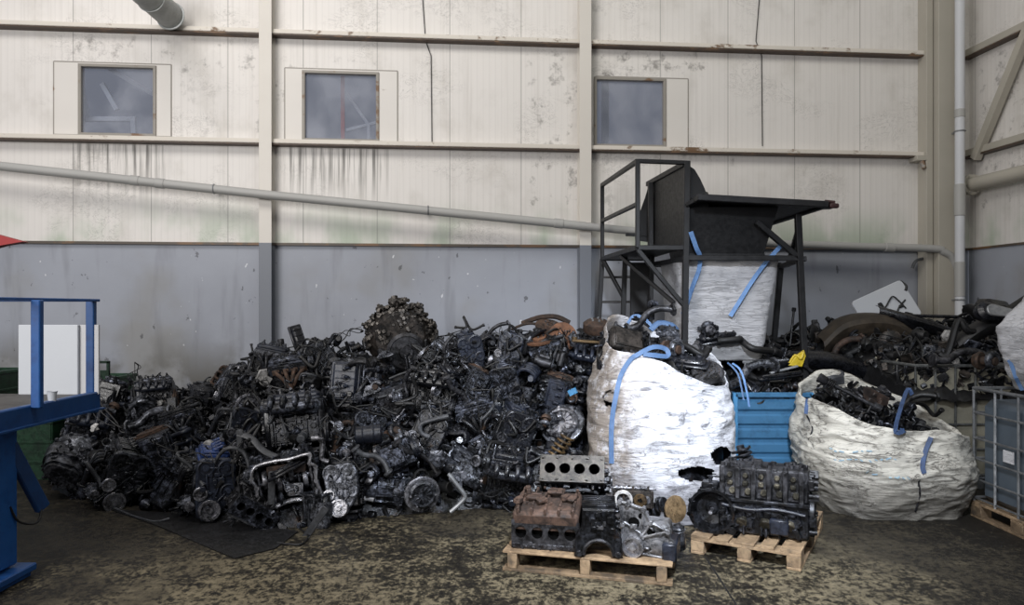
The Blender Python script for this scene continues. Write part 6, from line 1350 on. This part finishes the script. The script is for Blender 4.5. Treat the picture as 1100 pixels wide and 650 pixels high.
m = MB(); m.cyl((0, 0, -.25), (0, 0, .2), .016, n=8); m.box((0, 0, .2), (.05, .03, .05), .006); atR(m.build('steel_rod', M['black']), 851, 350, 8.9, (0, 6, 0), 'thin dark rod standing up left of the tall hopper leg', 'rod')
m = MB(); m.tube([(-.06, 0, -.06), (-.02, 0, .03), (.03, -.02, .01), (.05, 0, .09)], .035, 9, 4, .6); m.prism(hull2([(-.08, -.08), (.06, -.07), (.08, .05), (.05, .11), (-.02, .04)]), .03, None, .006); atR(m.build('plastic_fragment', M['yellow']), 856, 386, 7.75, (0, 10, 0), 'bright yellow plastic piece on the blue box beside the hopper leg', 'plastic scrap')
m = MB(); m.box((0, 0, 0), (.30, .05, .02), .004, rot=(0, -.25, 0)); atR(m.build('trim_strip', M['galv']), 842, 397, 7.7, (0, 0, 0), 'pale strip lying on the blue box below the yellow piece', 'strip')
m = MB(); m.box((0, 0, 0), (.48, .10, .05), .02, rot=(0, -.12, 0)); m.box((0, -.05, .03), (.42, .03, .04), .01, rot=(0, -.12, 0)); atR(m.build('door_handle_trim', M['black']), 838, 405, 7.68, (0, 0, 0), 'black moulded trim lying across the top of the blue box', 'car body part')
m = MB(); m.box((0, 0, .0), (.36, .02, .03), .005)
for k in range(5): m.box((-.15+k*.075, 0, -.05), (.02, .02, .09), .004)
atR(m.build('toothed_rail', M['galv']), 815, 389, 7.85, (0, 0, 4), 'grey comb-like rail behind the rim of the white bag', 'rail')
loose_list = [(sp_pipe(rb_, 'alu2', .036), 806, 410, 7.65, (0, -10, 10), 'grey pipe section between white bag and blue box', 'pipe'), (sp_rod(rb_, .6, .015), 875, 402, 7.9, (0, 38, 0), 'pale rod sloping out of the scrap behind the beige bag', 'rod'),
 (sp_pipe(rb_, 'brown', .03), 905, 384, 8.6, (0, -20, 5), 'brownish pipe lying under the dusty liner', 'pipe'), (sp_hose(rb_, 'greyhose', .022), 935, 383, 8.6, (0, 0, 5), 'grey hose lying under the dusty liner', 'hose'), (sp_cover(rb_, 'iron2'), 960, 378, 8.5, (40, 10, 0), 'dark ribbed cover right of the hose under the liner', 'cover'),
 (sp_alt(rb_), 1000, 378, 8.2, (0, 20, 20), 'alternator in the cut-open tank load', 'alternator'), (sp_plastic(rb_, 'white', .6), 1012, 366, 8.4, (0, 20, 0), 'pale plastic scrap near the foot of the downpipe', 'plastic scrap'), (sp_cable(rb_), 970, 368, 8.5, (0, 10, 0), 'tangled wiring loom under the black bumper', 'wiring'),
 (sp_plate(rb_, 'alu'), 1050, 372, 7.6, (20, 20, 0), 'grey plate on the cut-open tank load', 'cover plate'), (sp_hose(rb_, 'rubber', .03, .5), 1035, 366, 7.9, (0, -20, 0), 'black hose arching over the cut-open tank load', 'hose'), (sp_turbo(rb_), 1062, 388, 7.3, (0, 0, 30), 'rusty turbocharger by the front rim of the cut-open tank', 'turbocharger'),
 (sp_pipe(rb_, 'iron2', .03), 1030, 392, 7.45, (0, 10, 0), 'dark pipe on the front rim of the cut-open tank', 'pipe'), (sp_cover(rb_, 'black'), 770, 362, 8.2, (35, -10, 10), 'black cover under the hanging bag behind the white bag', 'cover'), (sp_hose(rb_, 'rubber', .03, .5), 800, 372, 8.1, (0, 10, 0), 'black hose behind the right rim of the white bag', 'hose'), (sp_alt(rb_), 760, 352, 8.15, (10, 0, 0), 'alternator under the hanging bag', 'alternator'), (sp_starter(rb_), 832, 378, 8.3, (0, 20, 30), 'starter motor left of the tall hopper leg', 'starter motor')]
for o, px, py, z, rot, lab, cat in loose_list: atR(o, px, py, z, rot, lab, cat, 1.25)
m = MB(); m.box((0, 0, 0), (.30, .12, .16), .03); m.box((0, -.06, 0), (.22, .03, .10), .01); atR(m.build('air_box', M['greyhose']), 893, 408, 7.75, (10, -12, 10), 'grey air filter box behind left rim of the beige bag', 'box')
